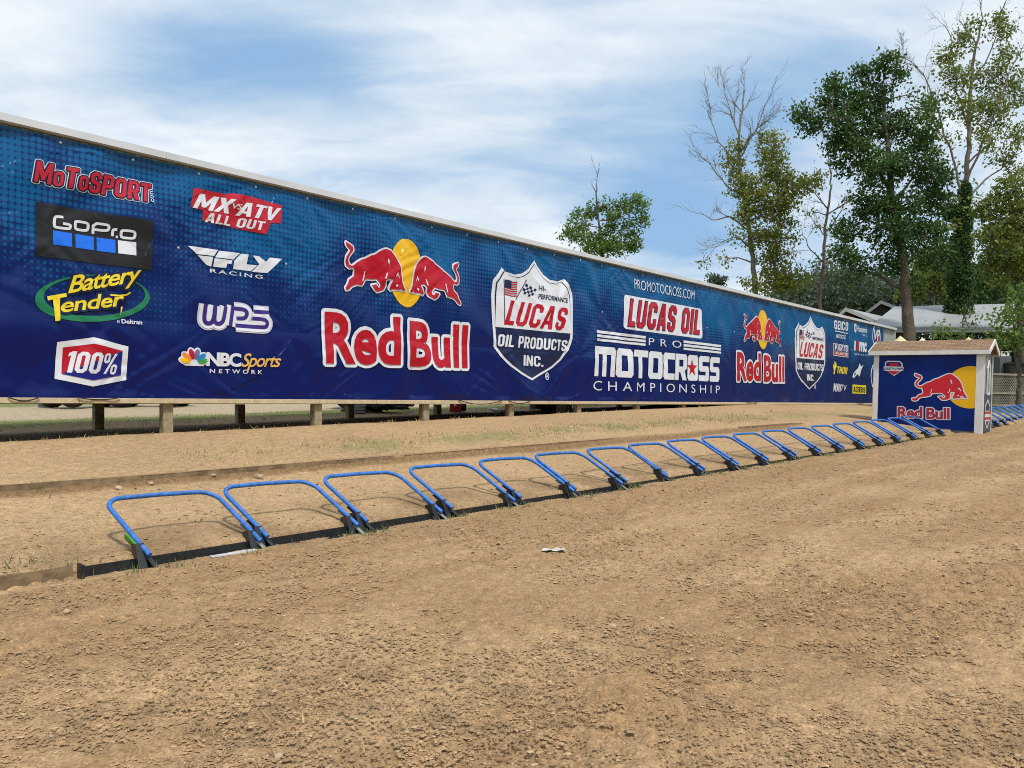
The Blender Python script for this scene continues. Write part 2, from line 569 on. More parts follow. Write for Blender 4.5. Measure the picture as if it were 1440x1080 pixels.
# ------------------------------------------------------------------ the raised hoarding
T_BOT, T_TOP = 0.10, 3.47          # banner lower and upper edge over eye level
S0, S1 = -4.0, 35.75               # wall ends
SB1 = 34.15                        # banner's right end
WOODP = mat('post_timber', (0.30, 0.245, 0.155), 0.85, vary=0.25, vscale=14, bump=0.5, bscale=60)
BEAM = mat('beam_timber', (0.52, 0.42, 0.27), 0.8, vary=0.15, vscale=10)
METAL = mat('wall_metal', (0.36, 0.38, 0.36), 0.5, metal=0.3)
FLASH = mat('flashing_white', (0.56, 0.59, 0.62), 0.45, vary=.08, vscale=1.5)
DARKW = mat('wall_back_boards', (0.16, 0.12, 0.08), 0.85, vary=0.2)
ZUP = Vector((0, 0, 1))
WAX = (WD, WN, ZUP)


def wp(s, t, o=0.0):
    return WALL.at(s, t, o)


base = wp((S0 + S1) / 2, -0.3)
hoard = empty('hoarding', (base.x, base.y, gz1(base.x, base.y)),
              'long raised hoarding wall on timber posts with white metal capping', 'hoarding')
mb = MB()
per = 0.23
k = 0
pts = []
s_ = S0
while s_ < S1 - 0.01:
    for ds, o_ in ((0, 0.0), (0.07, 0.0), (0.095, 0.022), (0.165, 0.022), (0.19, 0.0)):
        if s_ + ds <= S1:
            pts.append((s_ + ds, o_))
    s_ += per
vs = [wp(a, 0.09, o) for a, o in pts] + [wp(a, 3.50, o) for a, o in pts]
nn = len(pts)
mb.add(vs, [(i, i + 1, nn + i + 1, nn + i) for i in range(nn - 1)])
mb.build('wall_panel', METAL, hoard)
mb = MB()
mb.box(wp((S0 + S1) / 2, 1.78, -0.07), ((S1 - S0) / 2, 0.05, 1.70), WAX)
mb.build('wall_backing', DARKW, hoard)
mb = MB()   # bottom beam in boards of 4.9 m
s_ = S0
while s_ < S1 - .1:
    e = min(s_ + 4.88, S1)
    mb.box(wp((s_ + e) / 2, 0.062, 0.025), ((e - s_) / 2 - 0.004, 0.045, 0.036), WAX)
    s_ = e
mb.build('bottom_beam', BEAM, hoard, bevel=0.006)
mb = MB()
s_ = S0 - .1
while s_ < S1:
    e = min(s_ + 3.05, S1 + .1)
    mb.box(wp((s_ + e) / 2, 3.556, 0.04), ((e - s_) / 2 - 0.002, 0.10, 0.047), WAX)
    mb.box(wp((s_ + e) / 2, 3.590, -0.70), ((e - s_) / 2 - 0.002, 0.64, 0.012), WAX)
    s_ = e
mb.build('capping', FLASH, hoard)
mb = MB()
mb.box(wp(S1 + 0.045, 1.82, 0.02), (0.045, 0.06, 1.72), WAX)
mb.build('end_trim', FLASH, hoard)
mb = MB()
mb.box(wp((S0 + S1) / 2, 0.06, -1.20), ((S1 - S0) / 2, 1.02, 0.035), WAX)
mb.build('deck', DARKW, hoard)


def post(s_, o_, wdt, name='post'):
    q = wp(s_, 0, o_)
    zb = gz1(q.x, q.y) - EYE - 0.3
    m_ = MB()
    m_.box(wp(s_, (zb + 0.02) / 2, o_), (wdt, wdt, (0.02 - zb) / 2), WAX)
    return m_.build(name, WOODP, hoard, bevel=0.008)


for px in (237, 448, 600, 720, 815, 898, 963, 1021, 1071):
    s_, _ = WALL.st(px, 580)
    post(s_, -0.075, 0.072)
s0_, _ = WALL.st(237, 580)
post(s0_ - 2.46, -0.075, 0.072)
for i in range(9):
    post(-0.55 + i * 2.44, -2.15, 0.07)

# --- vinyl banner with real folds
top_gr = [0.66 + 0.92 * i for i in range(-5, 37)]
mid_gr = [0.47 + 1.74 * i for i in range(-3, 20)]
low_gr = [1.3 + 2.6 * i for i in range(-2, 13)]
rw = np.random.default_rng(5)
FOLDS = []
for lst, tt, amp, rng_ in ((top_gr, 3.42, 0.006, 0.40), (mid_gr, 2.285, 0.019, 0.80), (low_gr, 1.19, 0.022, 0.85)):
    for g in lst:
        FOLDS.append((g + rw.uniform(-.05, .05), tt, amp * rw.uniform(.4, 1.3), rng_ * rw.uniform(.7, 1.3), rw.integers(5, 10), rw.uniform(0, 6.28), rw.choice([-1, 1]) * rw.uniform(.2, .9)))


def wrinkle(s, t):
    """offset of the vinyl towards the viewer, metres"""
    s = np.asarray(s, float)
    t = np.asarray(t, float)
    w_ = 0.012 * vnoise(s * 0.8, t * 0.9, 61) + 0.004 * vnoise(s * 3.1 + t * 2.0, t * 2.2, 62)
    # slack diagonal drag folds
    m1 = sstep(vnoise(s * .55, t * .8, 63), -0.08, 0.30)
    u1, v1 = s * .60 + t * 1.0, s * 1.0 - t * .60
    w_ += m1 * 0.040 * (np.sqrt(vnoise(u1 * 4.2 + .8 * vnoise(v1 * .8, u1, 64), v1 * .55, 68) ** 2 + .012) - .25)
    m2 = sstep(vnoise(s * .5 + 9, t * .7, 65), -0.05, 0.32)
    u2, v2 = s * .75 - t * .95, s * .95 + t * .75
    w_ += m2 * 0.040 * (np.sqrt(vnoise(u2 * 4.0 + .8 * vnoise(v2 * .8, u2, 66), v2 * .5, 69) ** 2 + .012) - .25)
    for (g, tt, amp, rg, kk, ph, tilt) in FOLDS:
        dx, dy = s - g, t - tt
        r2 = dx * dx + dy * dy
        near = r2 < (3.2 * rg) ** 2
        if not near.any():
            continue
        x, y, r = dx[near], dy[near], np.sqrt(r2[near]) + 1e-4
        th = np.arctan2(y, x)
        a = np.cos(th * kk + ph) * np.cos(th - math.pi / 2 * (-1) + tilt) ** 2
        w_[near] += amp * a * (r / rg) ** 1.5 * np.exp(1 - r / rg) * 1.5 * sstep(r, .07, .26)
        w_[near] -= 0.006 * np.exp(-(r / 0.17) ** 2)
        
    for tt, bmp in ((2.285, 0.012), (1.19, 0.030)):
        below = np.clip(tt - t, 0, None)
        w_ += np.where(t < tt, bmp * (1 - np.exp(-below / 0.10)) * np.exp(-below / 0.55), 0) * (0.6 + .8 * vnoise(s * .7, s * 0 + tt, 67))
    w_ = w_ * (1 - .68 * sstep(s, 7, 17))      # the far half hangs tauter
    edge = sstep(t, T_BOT, T_BOT + .12) * (1 - sstep(t, T_TOP - .06, T_TOP))
    return np.maximum(w_ * (0.25 + .75 * edge) + 0.060, 0.028 + .1 * np.minimum(w_ + .06, 0) * 0)


def wr_normal(s, t):
    e = 0.006
    ws = (wrinkle(s + e, t) - wrinkle(s - e, t)) / (2 * e)
    wt = (wrinkle(s, t + e) - wrinkle(s, t - e)) / (2 * e)
    wt = np.clip(wt, -.6, .6)
    N = np.array(WN)[None, :] - ws[:, None] * np.array(WD)[None, :] - wt[:, None] * np.array([0, 0, 1.0])[None, :]
    return N / np.linalg.norm(N, axis=1)[:, None]


def wall_xyz(s, t, o):
    return np.array(WALL0)[None, :] + np.outer(s, np.array(WD)) + np.outer(t, [0, 0, 1]) + np.outer(o, np.array(WN))


def banner_material():
    m = bpy.data.materials.new('printed_blue_vinyl')
    m.use_nodes = True
    t = NT(m.node_tree)
    uv = t.n('ShaderNodeUVMap', uv_map='st').outputs[0]
    su = t.n('ShaderNodeSeparateXYZ', ins={0: uv})
    s, h = su.outputs[0], su.outputs[1]
    # printed tone field: brighter blue towards the top, streaked into columns
    st1 = t.n('ShaderNodeCombineXYZ', ins={0: t.math('MULTIPLY', s, 0.55), 1: t.math('MULTIPLY', h, 0.62), 2: 0.0}).outputs[0]
    st2 = t.n('ShaderNodeCombineXYZ', ins={0: t.math('MULTIPLY', s, 1.5), 1: t.math('MULTIPLY', h, 0.55), 2: 3.0}).outputs[0]
    fld = t.math('ADD', t.math('MULTIPLY', t.noise(st1, 1.0, 2, .5), 0.85), t.math('MULTIPLY', t.noise(st2, 1.0, 2, .5), 0.65))
    up = t.smooth(h, 0.35, 3.3, -0.36, 0.33)
    tone = t.math('ADD', t.math('SUBTRACT', fld, 0.28), up, clamp=True)
    pu, pv = 0.0735, 0.0815
    fu = t.math('SUBTRACT', t.math('FRACT', t.math('DIVIDE', s, pu)), 0.5)
    fv = t.math('SUBTRACT', t.math('FRACT', t.math('DIVIDE', h, pv)), 0.5)
    d = t.math('SQRT', t.math('ADD', t.math('MULTIPLY', fu, fu), t.math('MULTIPLY', fv, fv)))
    rad = t.smooth(tone, 0.12, 0.95, 0.0, 0.56)
    dot = t.math('MULTIPLY', t.smooth(t.math('SUBTRACT', rad, d), -0.03, 0.05), t.math('GREATER_THAN', rad, 0.05))
    ground = t.mix(t.smooth(tone, 0.1, 1.0), (0.0006, 0.0070, 0.100), (0.0010, 0.036, 0.158))
    ink = t.mix(t.smooth(tone, 0.2, 0.85), (0.003, 0.052, 0.20), (0.001, 0.098, 0.272))
    c = t.mix(dot, ground, ink)
    b = t.n('ShaderNodeBsdfPrincipled', ins={'Base Color': c, 'Roughness': 0.27, 'Specular IOR Level': 0.27})
    t.n('ShaderNodeOutputMaterial', ins={0: b.outputs[0]})
    return m


def build_banner():
    sa = np.linspace(S0 + .02, SB1, 1500)
    ta = np.concatenate([[T_BOT], np.linspace(T_BOT + .03, T_TOP, 120)])
    S, T = np.meshgrid(sa, ta)
    # scalloped lower hem between ties
    S, T = S.ravel(), T.ravel()
    V = wall_xyz(S, T, wrinkle(S, T))
    N = wr_normal(S, T)
    n, m = len(ta), len(sa)
    i, j = np.meshgrid(np.arange(n - 1), np.arange(m - 1), indexing='ij')
    Fc = np.stack([i * m + j, i * m + j + 1, (i + 1) * m + j + 1, (i + 1) * m + j], -1).reshape(-1, 4)
    o0 = wp((S0 + SB1) / 2, T_BOT, 0.05)
    me = np_mesh('banner', V - np.array(o0)[None, :], Fc, [banner_material()], smooth=True)
    uvl = me.uv_layers.new(name='st')
    uvs = np.stack([S, T], -1)[Fc.ravel()].astype(np.float32)
    uvl.data.foreach_set('uv', uvs.ravel())
    me.normals_split_custom_set_from_vertices(N.tolist())
    o = bpy.data.objects.new('banner', me)
    o.location = o0
    link(o)
    return tag(o, 'long wrinkled blue vinyl banner with dotted print and sponsor logos on the hoarding', 'banner')


BANNER = build_banner()

# ------------------------------------------------------------------ printed marks
_tc = {}


def text2d(body, shear=0.0, offset=0.0, space=1.0, res=4):
    key = (body, shear, offset, space, res)
    if key in _tc:
        return _tc[key]
    cu = bpy.data.curves.new('lettering', 'FONT')
    cu.body = body
    cu.shear = shear
    cu.offset = offset
    cu.space_character = space
    cu.resolution_u = res
    ob = bpy.data.objects.new('lettering', cu)
    COL.objects.link(ob)
    dg = bpy.context.evaluated_depsgraph_get()
    me = bpy.data.meshes.new_from_object(ob.evaluated_get(dg))
    me.calc_loop_triangles()
    V = np.array([v.co[:2] for v in me.vertices]).reshape(-1, 2)
    T = np.array([t.vertices[:] for t in me.loop_triangles]).reshape(-1, 3)
    bpy.data.objects.remove(ob)
    bpy.data.curves.remove(cu)
    bpy.data.meshes.remove(me)
    _tc[key] = (V, T)
    return V, T


def tri_poly(poly, holes=()):
    loops = [[Vector((*p, 0)) for p in poly]] + [[Vector((*p, 0)) for p in h] for h in holes]
    tr = tessellate_polygon(loops)
    V = np.array([p for l in [poly, *holes] for p in l], float)
    return V, np.array(tr, int).reshape(-1, 3)


def refine(V, T, L):
    """split long edges until every edge is shorter than L"""
    V = [tuple(v) for v in V]
    T = [tuple(t) for t in T]
    L2 = L * L
    for _ in range(12):
        cache, out, changed = {}, [], False

        def mid(a, b):
            k = (a, b) if a < b else (b, a)
            if k not in cache:
                V.append(((V[a][0] + V[b][0]) / 2, (V[a][1] + V[b][1]) / 2))
                cache[k] = len(V) - 1
            return cache[k]

        def lng(a, b):
            return (V[a][0] - V[b][0]) ** 2 + (V[a][1] - V[b][1]) ** 2 > L2
        for a, b, c in T:
            e = (lng(a, b), lng(b, c), lng(c, a))
            k = sum(e)
            if k == 0:
                out.append((a, b, c))
                continue
            changed = True
            if k == 3:
                x, y, z = mid(a, b), mid(b, c), mid(c, a)
                out += [(a, x, z), (x, b, y), (z, y, c), (x, y, z)]
            else:
                while not (e[0] and not e[2]) if k == 1 else not (e[0] and e[1]):
                    a, b, c = b, c, a
                    e = (e[1], e[2], e[0])
                if k == 1:
                    x = mid(a, b)
                    out += [(a, x, c), (x, b, c)]
                else:
                    x, y = mid(a, b), mid(b, c)
                    out += [(a, x, c), (x, b, y), (x, y, c)]
        T = out
        if not changed:
            break
    return np.array(V), np.array(T, int)


def smooth_poly(pts, it=1):
    for _ in range(it):
        q = []
        n = len(pts)
        for i in range(n):
            a, b = pts[i], pts[(i + 1) % n]
            q.append((a[0] * .75 + b[0] * .25, a[1] * .75 + b[1] * .25))
            q.append((a[0] * .25 + b[0] * .75, a[1] * .25 + b[1] * .75))
        pts = q
    return pts


# heavy block lettering: polygons (outline, holes) in a cell of given width, height 1
A_, B_, W_ = .20, .17, .60


def oct_(x0, y0, x1, y1, c):
    return [(x0 + c, y0), (x1 - c, y0), (x1, y0 + c), (x1, y1 - c), (x1 - c, y1), (x0 + c, y1), (x0, y1 - c), (x0, y0 + c)]


HBG = {
    'O': (W_, [(oct_(0, 0, W_, 1, .15), [oct_(A_, B_, W_ - A_, 1 - B_, .06)])]),
    '0': (.56, [(oct_(0, 0, .56, 1, .15), [oct_(A_, B_, .56 - A_, 1 - B_, .05)])]),
    'C': (W_, [([(.15, 0), (W_ - .15, 0), (W_, .15), (W_, .36), (W_ - A_, .36), (W_ - A_, B_ + .04), (W_ - A_ - .04, B_), (A_ + .04, B_), (A_, B_ + .04), (A_, 1 - B_ - .04), (A_ + .04, 1 - B_), (W_ - A_ - .04, 1 - B_), (W_ - A_, 1 - B_ - .04), (W_ - A_, .66), (W_, .66), (W_, .85), (W_ - .15, 1), (.15, 1), (0, .85), (0, .15)], [])]),
    'G': (W_, [([(.15, 0), (W_, 0), (W_, .54), (.32, .54), (.32, .38), (W_ - A_, .38), (W_ - A_, B_), (A_ + .04, B_), (A_, B_ + .04), (A_, 1 - B_ - .04), (A_ + .04, 1 - B_), (W_ - A_, 1 - B_), (W_ - A_, .70), (W_, .70), (W_, .85), (W_ - .15, 1), (.15, 1), (0, .85), (0, .15)], [])]),
    'S': (.58, [([(0, .15), (.14, 0), (.44, 0), (.58, .14), (.58, .45), (.47, .56), (.22, .62), (.20, .66), (.20, .80), (.24, .83), (.34, .83), (.38, .80), (.38, .70), (.58, .70), (.58, .86), (.44, 1), (.14, 1), (0, .86), (0, .56), (.12, .45), (.36, .38), (.38, .35), (.38, .20), (.34, .17), (.24, .17), (.20, .20), (.20, .32), (0, .32)], [])]),
    'U': (W_, [([(.15, 0), (W_ - .15, 0), (W_, .15), (W_, 1), (W_ - A_, 1), (W_ - A_, B_ + .05), (W_ - A_ - .05, B_), (A_ + .05, B_), (A_, B_ + .05), (A_, 1), (0, 1), (0, .15)], [])]),
    'L': (.48, [([(0, 0), (.48, 0), (.48, B_), (A_, B_), (A_, 1), (0, 1)], [])]),
    'I': (.22, [([(0, 0), (.22, 0), (.22, 1), (0, 1)], [])]),
    '1': (.34, [([(.12, 0), (.34, 0), (.34, 1), (.16, 1), (0, .90), (0, .74), (.12, .80)], [])]),
    'T': (.56, [([(.18, 0), (.38, 0), (.38, 1 - B_), (.56, 1 - B_), (.56, 1), (0, 1), (0, 1 - B_), (.18, 1 - B_)], [])]),
    'E': (.50, [([(0, 0), (.50, 0), (.50, B_), (A_, B_), (A_, .42), (.45, .42), (.45, .58), (A_, .58), (A_, 1 - B_), (.50, 1 - B_), (.50, 1), (0, 1)], [])]),
    'P': (.58, [([(0, 0), (A_, 0), (A_, .36), (.44, .36), (.58, .48), (.58, .87), (.44, 1), (0, 1)], [oct_(A_, .52, .385, 1 - B_ + .01, .03)])]),
    'R': (.60, [([(0, 0), (A_, 0), (A_, .38), (.25, .38), (.38, 0), (.60, 0), (.46, .41), (.60, .52), (.60, .87), (.46, 1), (0, 1)], [oct_(A_, .54, .395, 1 - B_ + .01, .03)])]),
    'B': (.60, [([(0, 0), (.46, 0), (.60, .12), (.60, .44), (.54, .51), (.60, .58), (.60, .88), (.46, 1), (0, 1)], [oct_(A_, .15, .39, .43, .03), oct_(A_, .58, .39, .85, .03)])]),
    'D': (.60, [([(0, 0), (.44, 0), (.60, .16), (.60, .84), (.44, 1), (0, 1)], [oct_(A_, B_, .39, 1 - B_, .05)])]),
    'A': (.66, [([(0, 0), (.20, 0), (.235, .20), (.425, .20), (.46, 0), (.66, 0), (.46, 1), (.20, 1)], [[(.262, .35), (.398, .35), (.33, .78)]])]),
    'V': (.64, [([(.22, 0), (.42, 0), (.64, 1), (.44, 1), (.32, .34), (.20, 1), (0, 1)], [])]),
    'X': (.66, [([(0, 0), (.21, 0), (.33, .33), (.45, 0), (.66, 0), (.45, .51), (.64, 1), (.43, 1), (.33, .70), (.23, 1), (.02, 1), (.21, .51)], [])]),
    'M': (.82, [([(0, 0), (.19, 0), (.19, .56), (.33, .14), (.49, .14), (.63, .56), (.63, 0), (.82, 0), (.82, 1), (.60, 1), (.41, .47), (.22, 1), (0, 1)], [])]),
    'N': (.62, [([(0, 0), (.19, 0), (.19, .56), (.42, 0), (.62, 0), (.62, 1), (.43, 1), (.43, .44), (.20, 1), (0, 1)], [])]),
    'H': (.60, [([(0, 0), (A_, 0), (A_, .41), (W_ - A_, .41), (W_ - A_, 0), (W_, 0), (W_, 1), (W_ - A_, 1), (W_ - A_, .59), (A_, .59), (A_, 1), (0, 1)], [])]),
    '.': (.18, [([(0, 0), (.18, 0), (.18, .18), (0, .18)], [])]),
    '%': (.78, [(oct_(0, .52, .32, 1, .09), [oct_(.11, .63, .21, .89, .03)]), (oct_(.46, 0, .78, .48, .09), [oct_(.57, .11, .67, .37, .03)]), ([(.14, 0), (.27, 0), (.64, 1), (.51, 1)], [])]),
    'o': (.46, [(oct_(0, 0, .46, .70, .12), [oct_(.15, .14, .31, .56, .05)])]),
    ' ': (.26, []),
}


def hb2d(body, shear=0.0, gap=.07):
    VV, TT, x, o = [], [], 0.0, 0
    for ch in body:
        wd, polys = HBG[ch]
        for pts, holes in polys:
            V, T = tri_poly(pts, holes)
            V = V + np.array([x, 0])
            V[:, 0] += shear * V[:, 1]
            VV.append(V)
            TT.append(T + o)
            o += len(V)
        x += wd + gap
    return np.concatenate(VV), np.concatenate(TT)


class Decal:
    """one printed mark: flat coloured shapes lying on a plane"""
    def __init__(s, plane, off=(0, 0), sc=1.0, wr=True, step=0.0065, lift=0.0):
        s.pl, s.off, s.sc, s.wr, s.step, s.lift = plane, off, sc, wr, step, lift
        s.items, s.mats = [], []

    def q(s, pts):                       # zoomed photo pixels -> plane
        return [s.pl.st(s.off[0] + x / s.sc, s.off[1] + y / s.sc) for x, y in pts]

    def mi(s, m):
        if m not in s.mats:
            s.mats.append(m)
        return s.mats.index(m)

    def tris(s, V, T, m, layer, grow=0.0, growt=None):
        V = np.asarray(V, float)
        if grow:
            gt = growt or grow
            for i in range(14):
                a = 2 * math.pi * i / 14
                s.items.append((V + np.array([math.cos(a) * grow, math.sin(a) * gt]), T, s.mi(m), layer * s.step + i * 0.00009))
        s.items.append((V, T, s.mi(m), layer * s.step + (0.0014 if grow else 0)))

    def poly(s, pts, m, layer=1, grow=0.0, holes=(), raw=False, sm=0, growt=None):
        pts = pts if raw else s.q(pts)
        if sm:
            pts = smooth_poly(pts, sm)
        hs = [h if raw else s.q(h) for h in holes]
        V, T = tri_poly(pts, hs)
        s.tris(V, T, m, layer, grow, growt)
        return s

    def rect(s, a, b, c, m, layer=1, rad=0.0):
        """a lower left, b lower right, c upper left (zoomed px); upright rectangle on the plane"""
        (x0, y0), (x1, _), (_, y1) = s.q([a, b, c])
        if rad:
            p = []
            for cx, cy, a0 in ((x1 - rad, y0 + rad, -90), (x1 - rad, y1 - rad, 0), (x0 + rad, y1 - rad, 90), (x0 + rad, y0 + rad, 180)):
                p += [(cx + rad * math.cos(R(a0 + 15 * k)), cy + rad * math.sin(R(a0 + 15 * k))) for k in range(7)]
        else:
            p = [(x0, y0), (x1, y0), (x1, y1), (x0, y1)]
        return s.poly(p, m, layer, raw=True)

    def ell(s, c, rx, ry, m, layer=1, rot=0.0, hole=None, n=40):
        def e(cx, cy, a, b):
            return [(cx + a * math.cos(t) * math.cos(rot) - b * math.sin(t) * math.sin(rot), cy + a * math.cos(t) * math.sin(rot) + b * math.sin(t) * math.cos(rot)) for t in np.linspace(0, 2 * math.pi, n, endpoint=False)]
        hs = [e(*hole)] if hole else []
        return s.poly(e(c[0], c[1], rx, ry), m, layer, holes=hs, raw=True)

    def text(s, body, p0, p1, p2, m, layer=1, shear=0.0, bold=0.0, space=1.0, outl=(), res=4, raw=False):
        """p0 lower left, p1 lower right, p2 upper left of the lettering"""
        q0, q1, q2 = [np.array(v) for v in ((p0, p1, p2) if raw else s.q([p0, p1, p2]))]
        B, _ = text2d(body, shear, bold, space, res)
        lo, hi = B.min(0), B.max(0)
        V, T = text2d(body, shear, bold, space, res)
        Vn = (V - lo) / (hi - lo)
        M = q0[None, :] + Vn[:, :1] * (q1 - q0)[None, :] + Vn[:, 1:] * (q2 - q0)[None, :]
        for g, mm, ly in outl:
            s.tris(M, T, mm, ly, g)
        s.tris(M, T, m, layer)
        return s

    def block(s, body, p0, p1, p2, m, layer=1, shear=0.0, gap=.07, outl=()):
        """heavy block lettering fitted into the same kind of frame"""
        q0, q1, q2 = [np.array(v) for v in s.q([p0, p1, p2])]
        V, T = hb2d(body, shear, gap)
        lo, hi = V.min(0), V.max(0)
        Vn = (V - lo) / (hi - lo)
        M = q0[None, :] + Vn[:, :1] * (q1 - q0)[None, :] + Vn[:, 1:] * (q2 - q0)[None, :]
        for g, mm, ly in outl:
            s.tris(M, T, mm, ly, g)
        s.tris(M, T, m, layer)
        return s

    def stroke(s, pts, wd, m, layer=1, raw=False, closed=False, sm=0):
        pts = [np.array(v) for v in (pts if raw else s.q(pts))]
        for _ in range(sm):
            if closed:
                pts = [np.array(v) for v in smooth_poly(pts, 1)]
            else:
                qq = [pts[0]]
                for a_, b_ in zip(pts[:-1], pts[1:]):
                    qq += [a_ * .75 + b_ * .25, a_ * .25 + b_ * .75]
                pts = qq + [pts[-1]]
        n = len(pts)
        L, Rr = [], []
        for i in range(n):
            if closed:
                a, b = pts[i] - pts[i - 1], pts[(i + 1) % n] - pts[i]
            else:
                a = pts[i] - pts[i - 1] if i else pts[1] - pts[0]
                b = pts[i + 1] - pts[i] if i < n - 1 else a
            a = a / (np.linalg.norm(a) + 1e-9)
            b = b / (np.linalg.norm(b) + 1e-9)
            na, nb = np.array([-a[1], a[0]]), np.array([-b[1], b[0]])
            mm = na + nb
            mm = mm / (np.linalg.norm(mm) + 1e-9)
            k = wd / 2 / max(0.5, mm.dot(na))
            L.append(pts[i] + mm * k)
            Rr.append(pts[i] - mm * k)
        V = np.array(L + Rr)
        T = []
        for i in range(n if closed else n - 1):
            j = (i + 1) % n
            T += [(n + i, n + j, j), (n + i, j, i)]
        s.tris(V, np.array(T), m, layer)
        return s

    def xf(s, fn):
        """the same mark again, moved/scaled on its plane"""
        d = Decal(s.pl, s.off, s.sc, s.wr, s.step, s.lift)
        d.mats = list(s.mats)
        d.items = [(fn(V.copy()), T, m, l) for V, T, m, l in s.items]
        return d

    def build(s, name, parent, label=None):
        VV, TT, MM, SS = [], [], [], []
        o = 0
        for V, T, m, l in s.items:
            if len(T) == 0:
                continue
            a, b, c = V[T[:, 0]], V[T[:, 1]], V[T[:, 2]]
            ar = (b[:, 0] - a[:, 0]) * (c[:, 1] - a[:, 1]) - (b[:, 1] - a[:, 1]) * (c[:, 0] - a[:, 0])
            T = np.where((ar < 0)[:, None], T[:, ::-1], T)
            if s.wr:
                V, T = refine(V, T, 0.045)
            VV.append(np.concatenate([V, np.full((len(V), 1), l + s.step * 0.6)], 1))
            TT.append(T + o)
            MM.append(np.full(len(T), m))
            o += len(V)
        V = np.concatenate(VV)
        T = np.concatenate(TT)
        if s.wr:
            X = wall_xyz(V[:, 0], V[:, 1], wrinkle(V[:, 0], V[:, 1]) + V[:, 2])
            N = wr_normal(V[:, 0], V[:, 1])
        else:
            X = np.array(s.pl.O)[None, :] + np.outer(V[:, 0], np.array(s.pl.U)) + np.outer(V[:, 1], np.array(s.pl.W)) + np.outer(V[:, 2] + s.lift, np.array(s.pl.N))
            N = None
        # winding so faces look outwards
        a, b, c = X[T[0, 0]], X[T[0, 1]], X[T[0, 2]]
        if np.dot(np.cross(b - a, c - a), np.array(s.pl.N)) < 0:
            T = T[:, ::-1]
        loc = np.array(parent.location)
        if parent.parent is not None:
            loc = loc + np.array(parent.parent.location)
        me = np_mesh(name, X - loc[None, :], T, s.mats, smooth=s.wr, midx=np.concatenate(MM))
        if N is not None and len(me.vertices) == len(N):
            me.normals_split_custom_set_from_vertices(N.tolist())
        ob = bpy.data.objects.new(name, me)
        link(ob, parent)
        if label:
            ob['label'] = label
        return ob


# MOTOSPORT
d = Decal(WALL, (30, 215), 6.355)
d.block('MoToSPORT', (86, 268), (1150, 458), (86, 80), CRIM, 3, shear=.16, gap=.09, outl=((.026, WHITE, 1), (.0165, NAVY, 1.6)))
d.text('.com', (1168, 462), (1160, 330), (1140, 462), WHITE, 2)
d.build('sponsor_lettering', BANNER, 'red slanted motosport lettering with white outline at upper left')
# GoPro
d = Decal(WALL, (30, 215), 6.355)
d.rect((115, 925), (1145, 0), (115, 445), BLACK, 1)
for (a, b), c in (((265, 435), SKYB), ((467, 635), SKYB), ((660, 823), SKYB), ((845, 1000), WHITE)):
    q = d.q([(265, 700), (265, 825)])
    x0, x1 = d.q([(a, 0)])[0][0], d.q([(b, 0)])[0][0]
    d.poly([(x0, q[1][1]), (x1, q[1][1]), (x1, q[0][1]), (x0, q[0][1])], c, 2, raw=True)
sw_ = .034
d.stroke([(360, 582), (300, 574), (280, 590), (276, 660), (295, 674), (405, 686), (420, 680), (424, 648), (355, 640)], sw_, WHITE, 2, sm=1)
d.stroke([(475, 618), (565, 630), (585, 645), (582, 690), (562, 700), (485, 692), (467, 680), (466, 630)], sw_, WHITE, 2, closed=True, sm=1)
d.stroke([(628, 728), (628, 634), (745, 648), (768, 662), (766, 690), (745, 702), (640, 690)], sw_, WHITE, 2, sm=1)
d.stroke([(798, 750), (800, 700), (815, 690), (838, 694)], sw_, WHITE, 2, sm=1)
d.poly([(828, 745), (845, 747), (845, 768), (828, 766)], WHITE, 2)
d.stroke([(885, 700), (968, 710), (990, 724), (988, 765), (968, 774), (890, 766), (872, 755), (872, 712)], sw_, WHITE, 2, closed=True, sm=1)
d.build('sponsor_panel', BANNER, 'black panel with white gopro lettering over four squares')
# Battery Tender
d = Decal(WALL, (30, 380), 6.355)
q = d.q([(105, 280), (1130, 230), (480, 432)])
cx, cy = (q[0][0] + q[1][0]) / 2, (q[0][1] + q[1][1]) / 2
rot = math.atan2(q[1][1] - q[0][1], q[1][0] - q[0][0])
rx = math.hypot(q[1][0] - q[0][0], q[1][1] - q[0][1]) / 2
d.ell((cx, cy), rx, .315, GREEN, 1, rot, hole=(cx + .02, cy + .035, rx - .085, .268))
d.text('Battery', (395, 262), (1035, 150), (408, 60), LEMON, 4, shear=.22, bold=.018, space=.92, outl=((.030, NAVY, 2),))
d.text('ender', (335, 385), (895, 322), (335, 252), LEMON, 4, shear=.15, bold=.018, space=.95, outl=((.030, NAVY, 3),))
d.poly([(218, 240), (380, 212), (384, 240), (325, 250), (322, 452), (285, 458), (268, 262), (222, 272)], LEMON, 4, grow=.004)
d.stroke([(775, 226), (850, 234), (915, 226), (950, 205)], .022, LEMON, 4)
d.poly([(868, 330), (885, 330), (862, 415)], LEMON, 4)
d.text('BY', (830, 476), (855, 478), (830, 452), WHITE, 4)
d.text('Deltran', (870, 480), (1055, 490), (870, 440), WHITE, 4, bold=.02)
d.build('sponsor_lettering', BANNER, 'yellow battery tender script over a green oval ring')
# 100%
d = Decal(WALL, (30, 380), 6.355)
d.poly([(305, 645), (627, 603), (935, 685), (925, 982), (620, 1040), (287, 970)], WHITE, 1)
d.poly([(358, 692), (627, 660), (885, 722), (347, 925)], RED, 2)
d.poly([(885, 724), (875, 940), (620, 985), (349, 927)], ROYAL, 2)
d.block('100%', (392, 915), (842, 935), (392, 722), WHITE, 3, shear=.25, gap=.07)
d.build('sponsor_panel', BANNER, 'white hexagon panel reading 100% on red and blue')
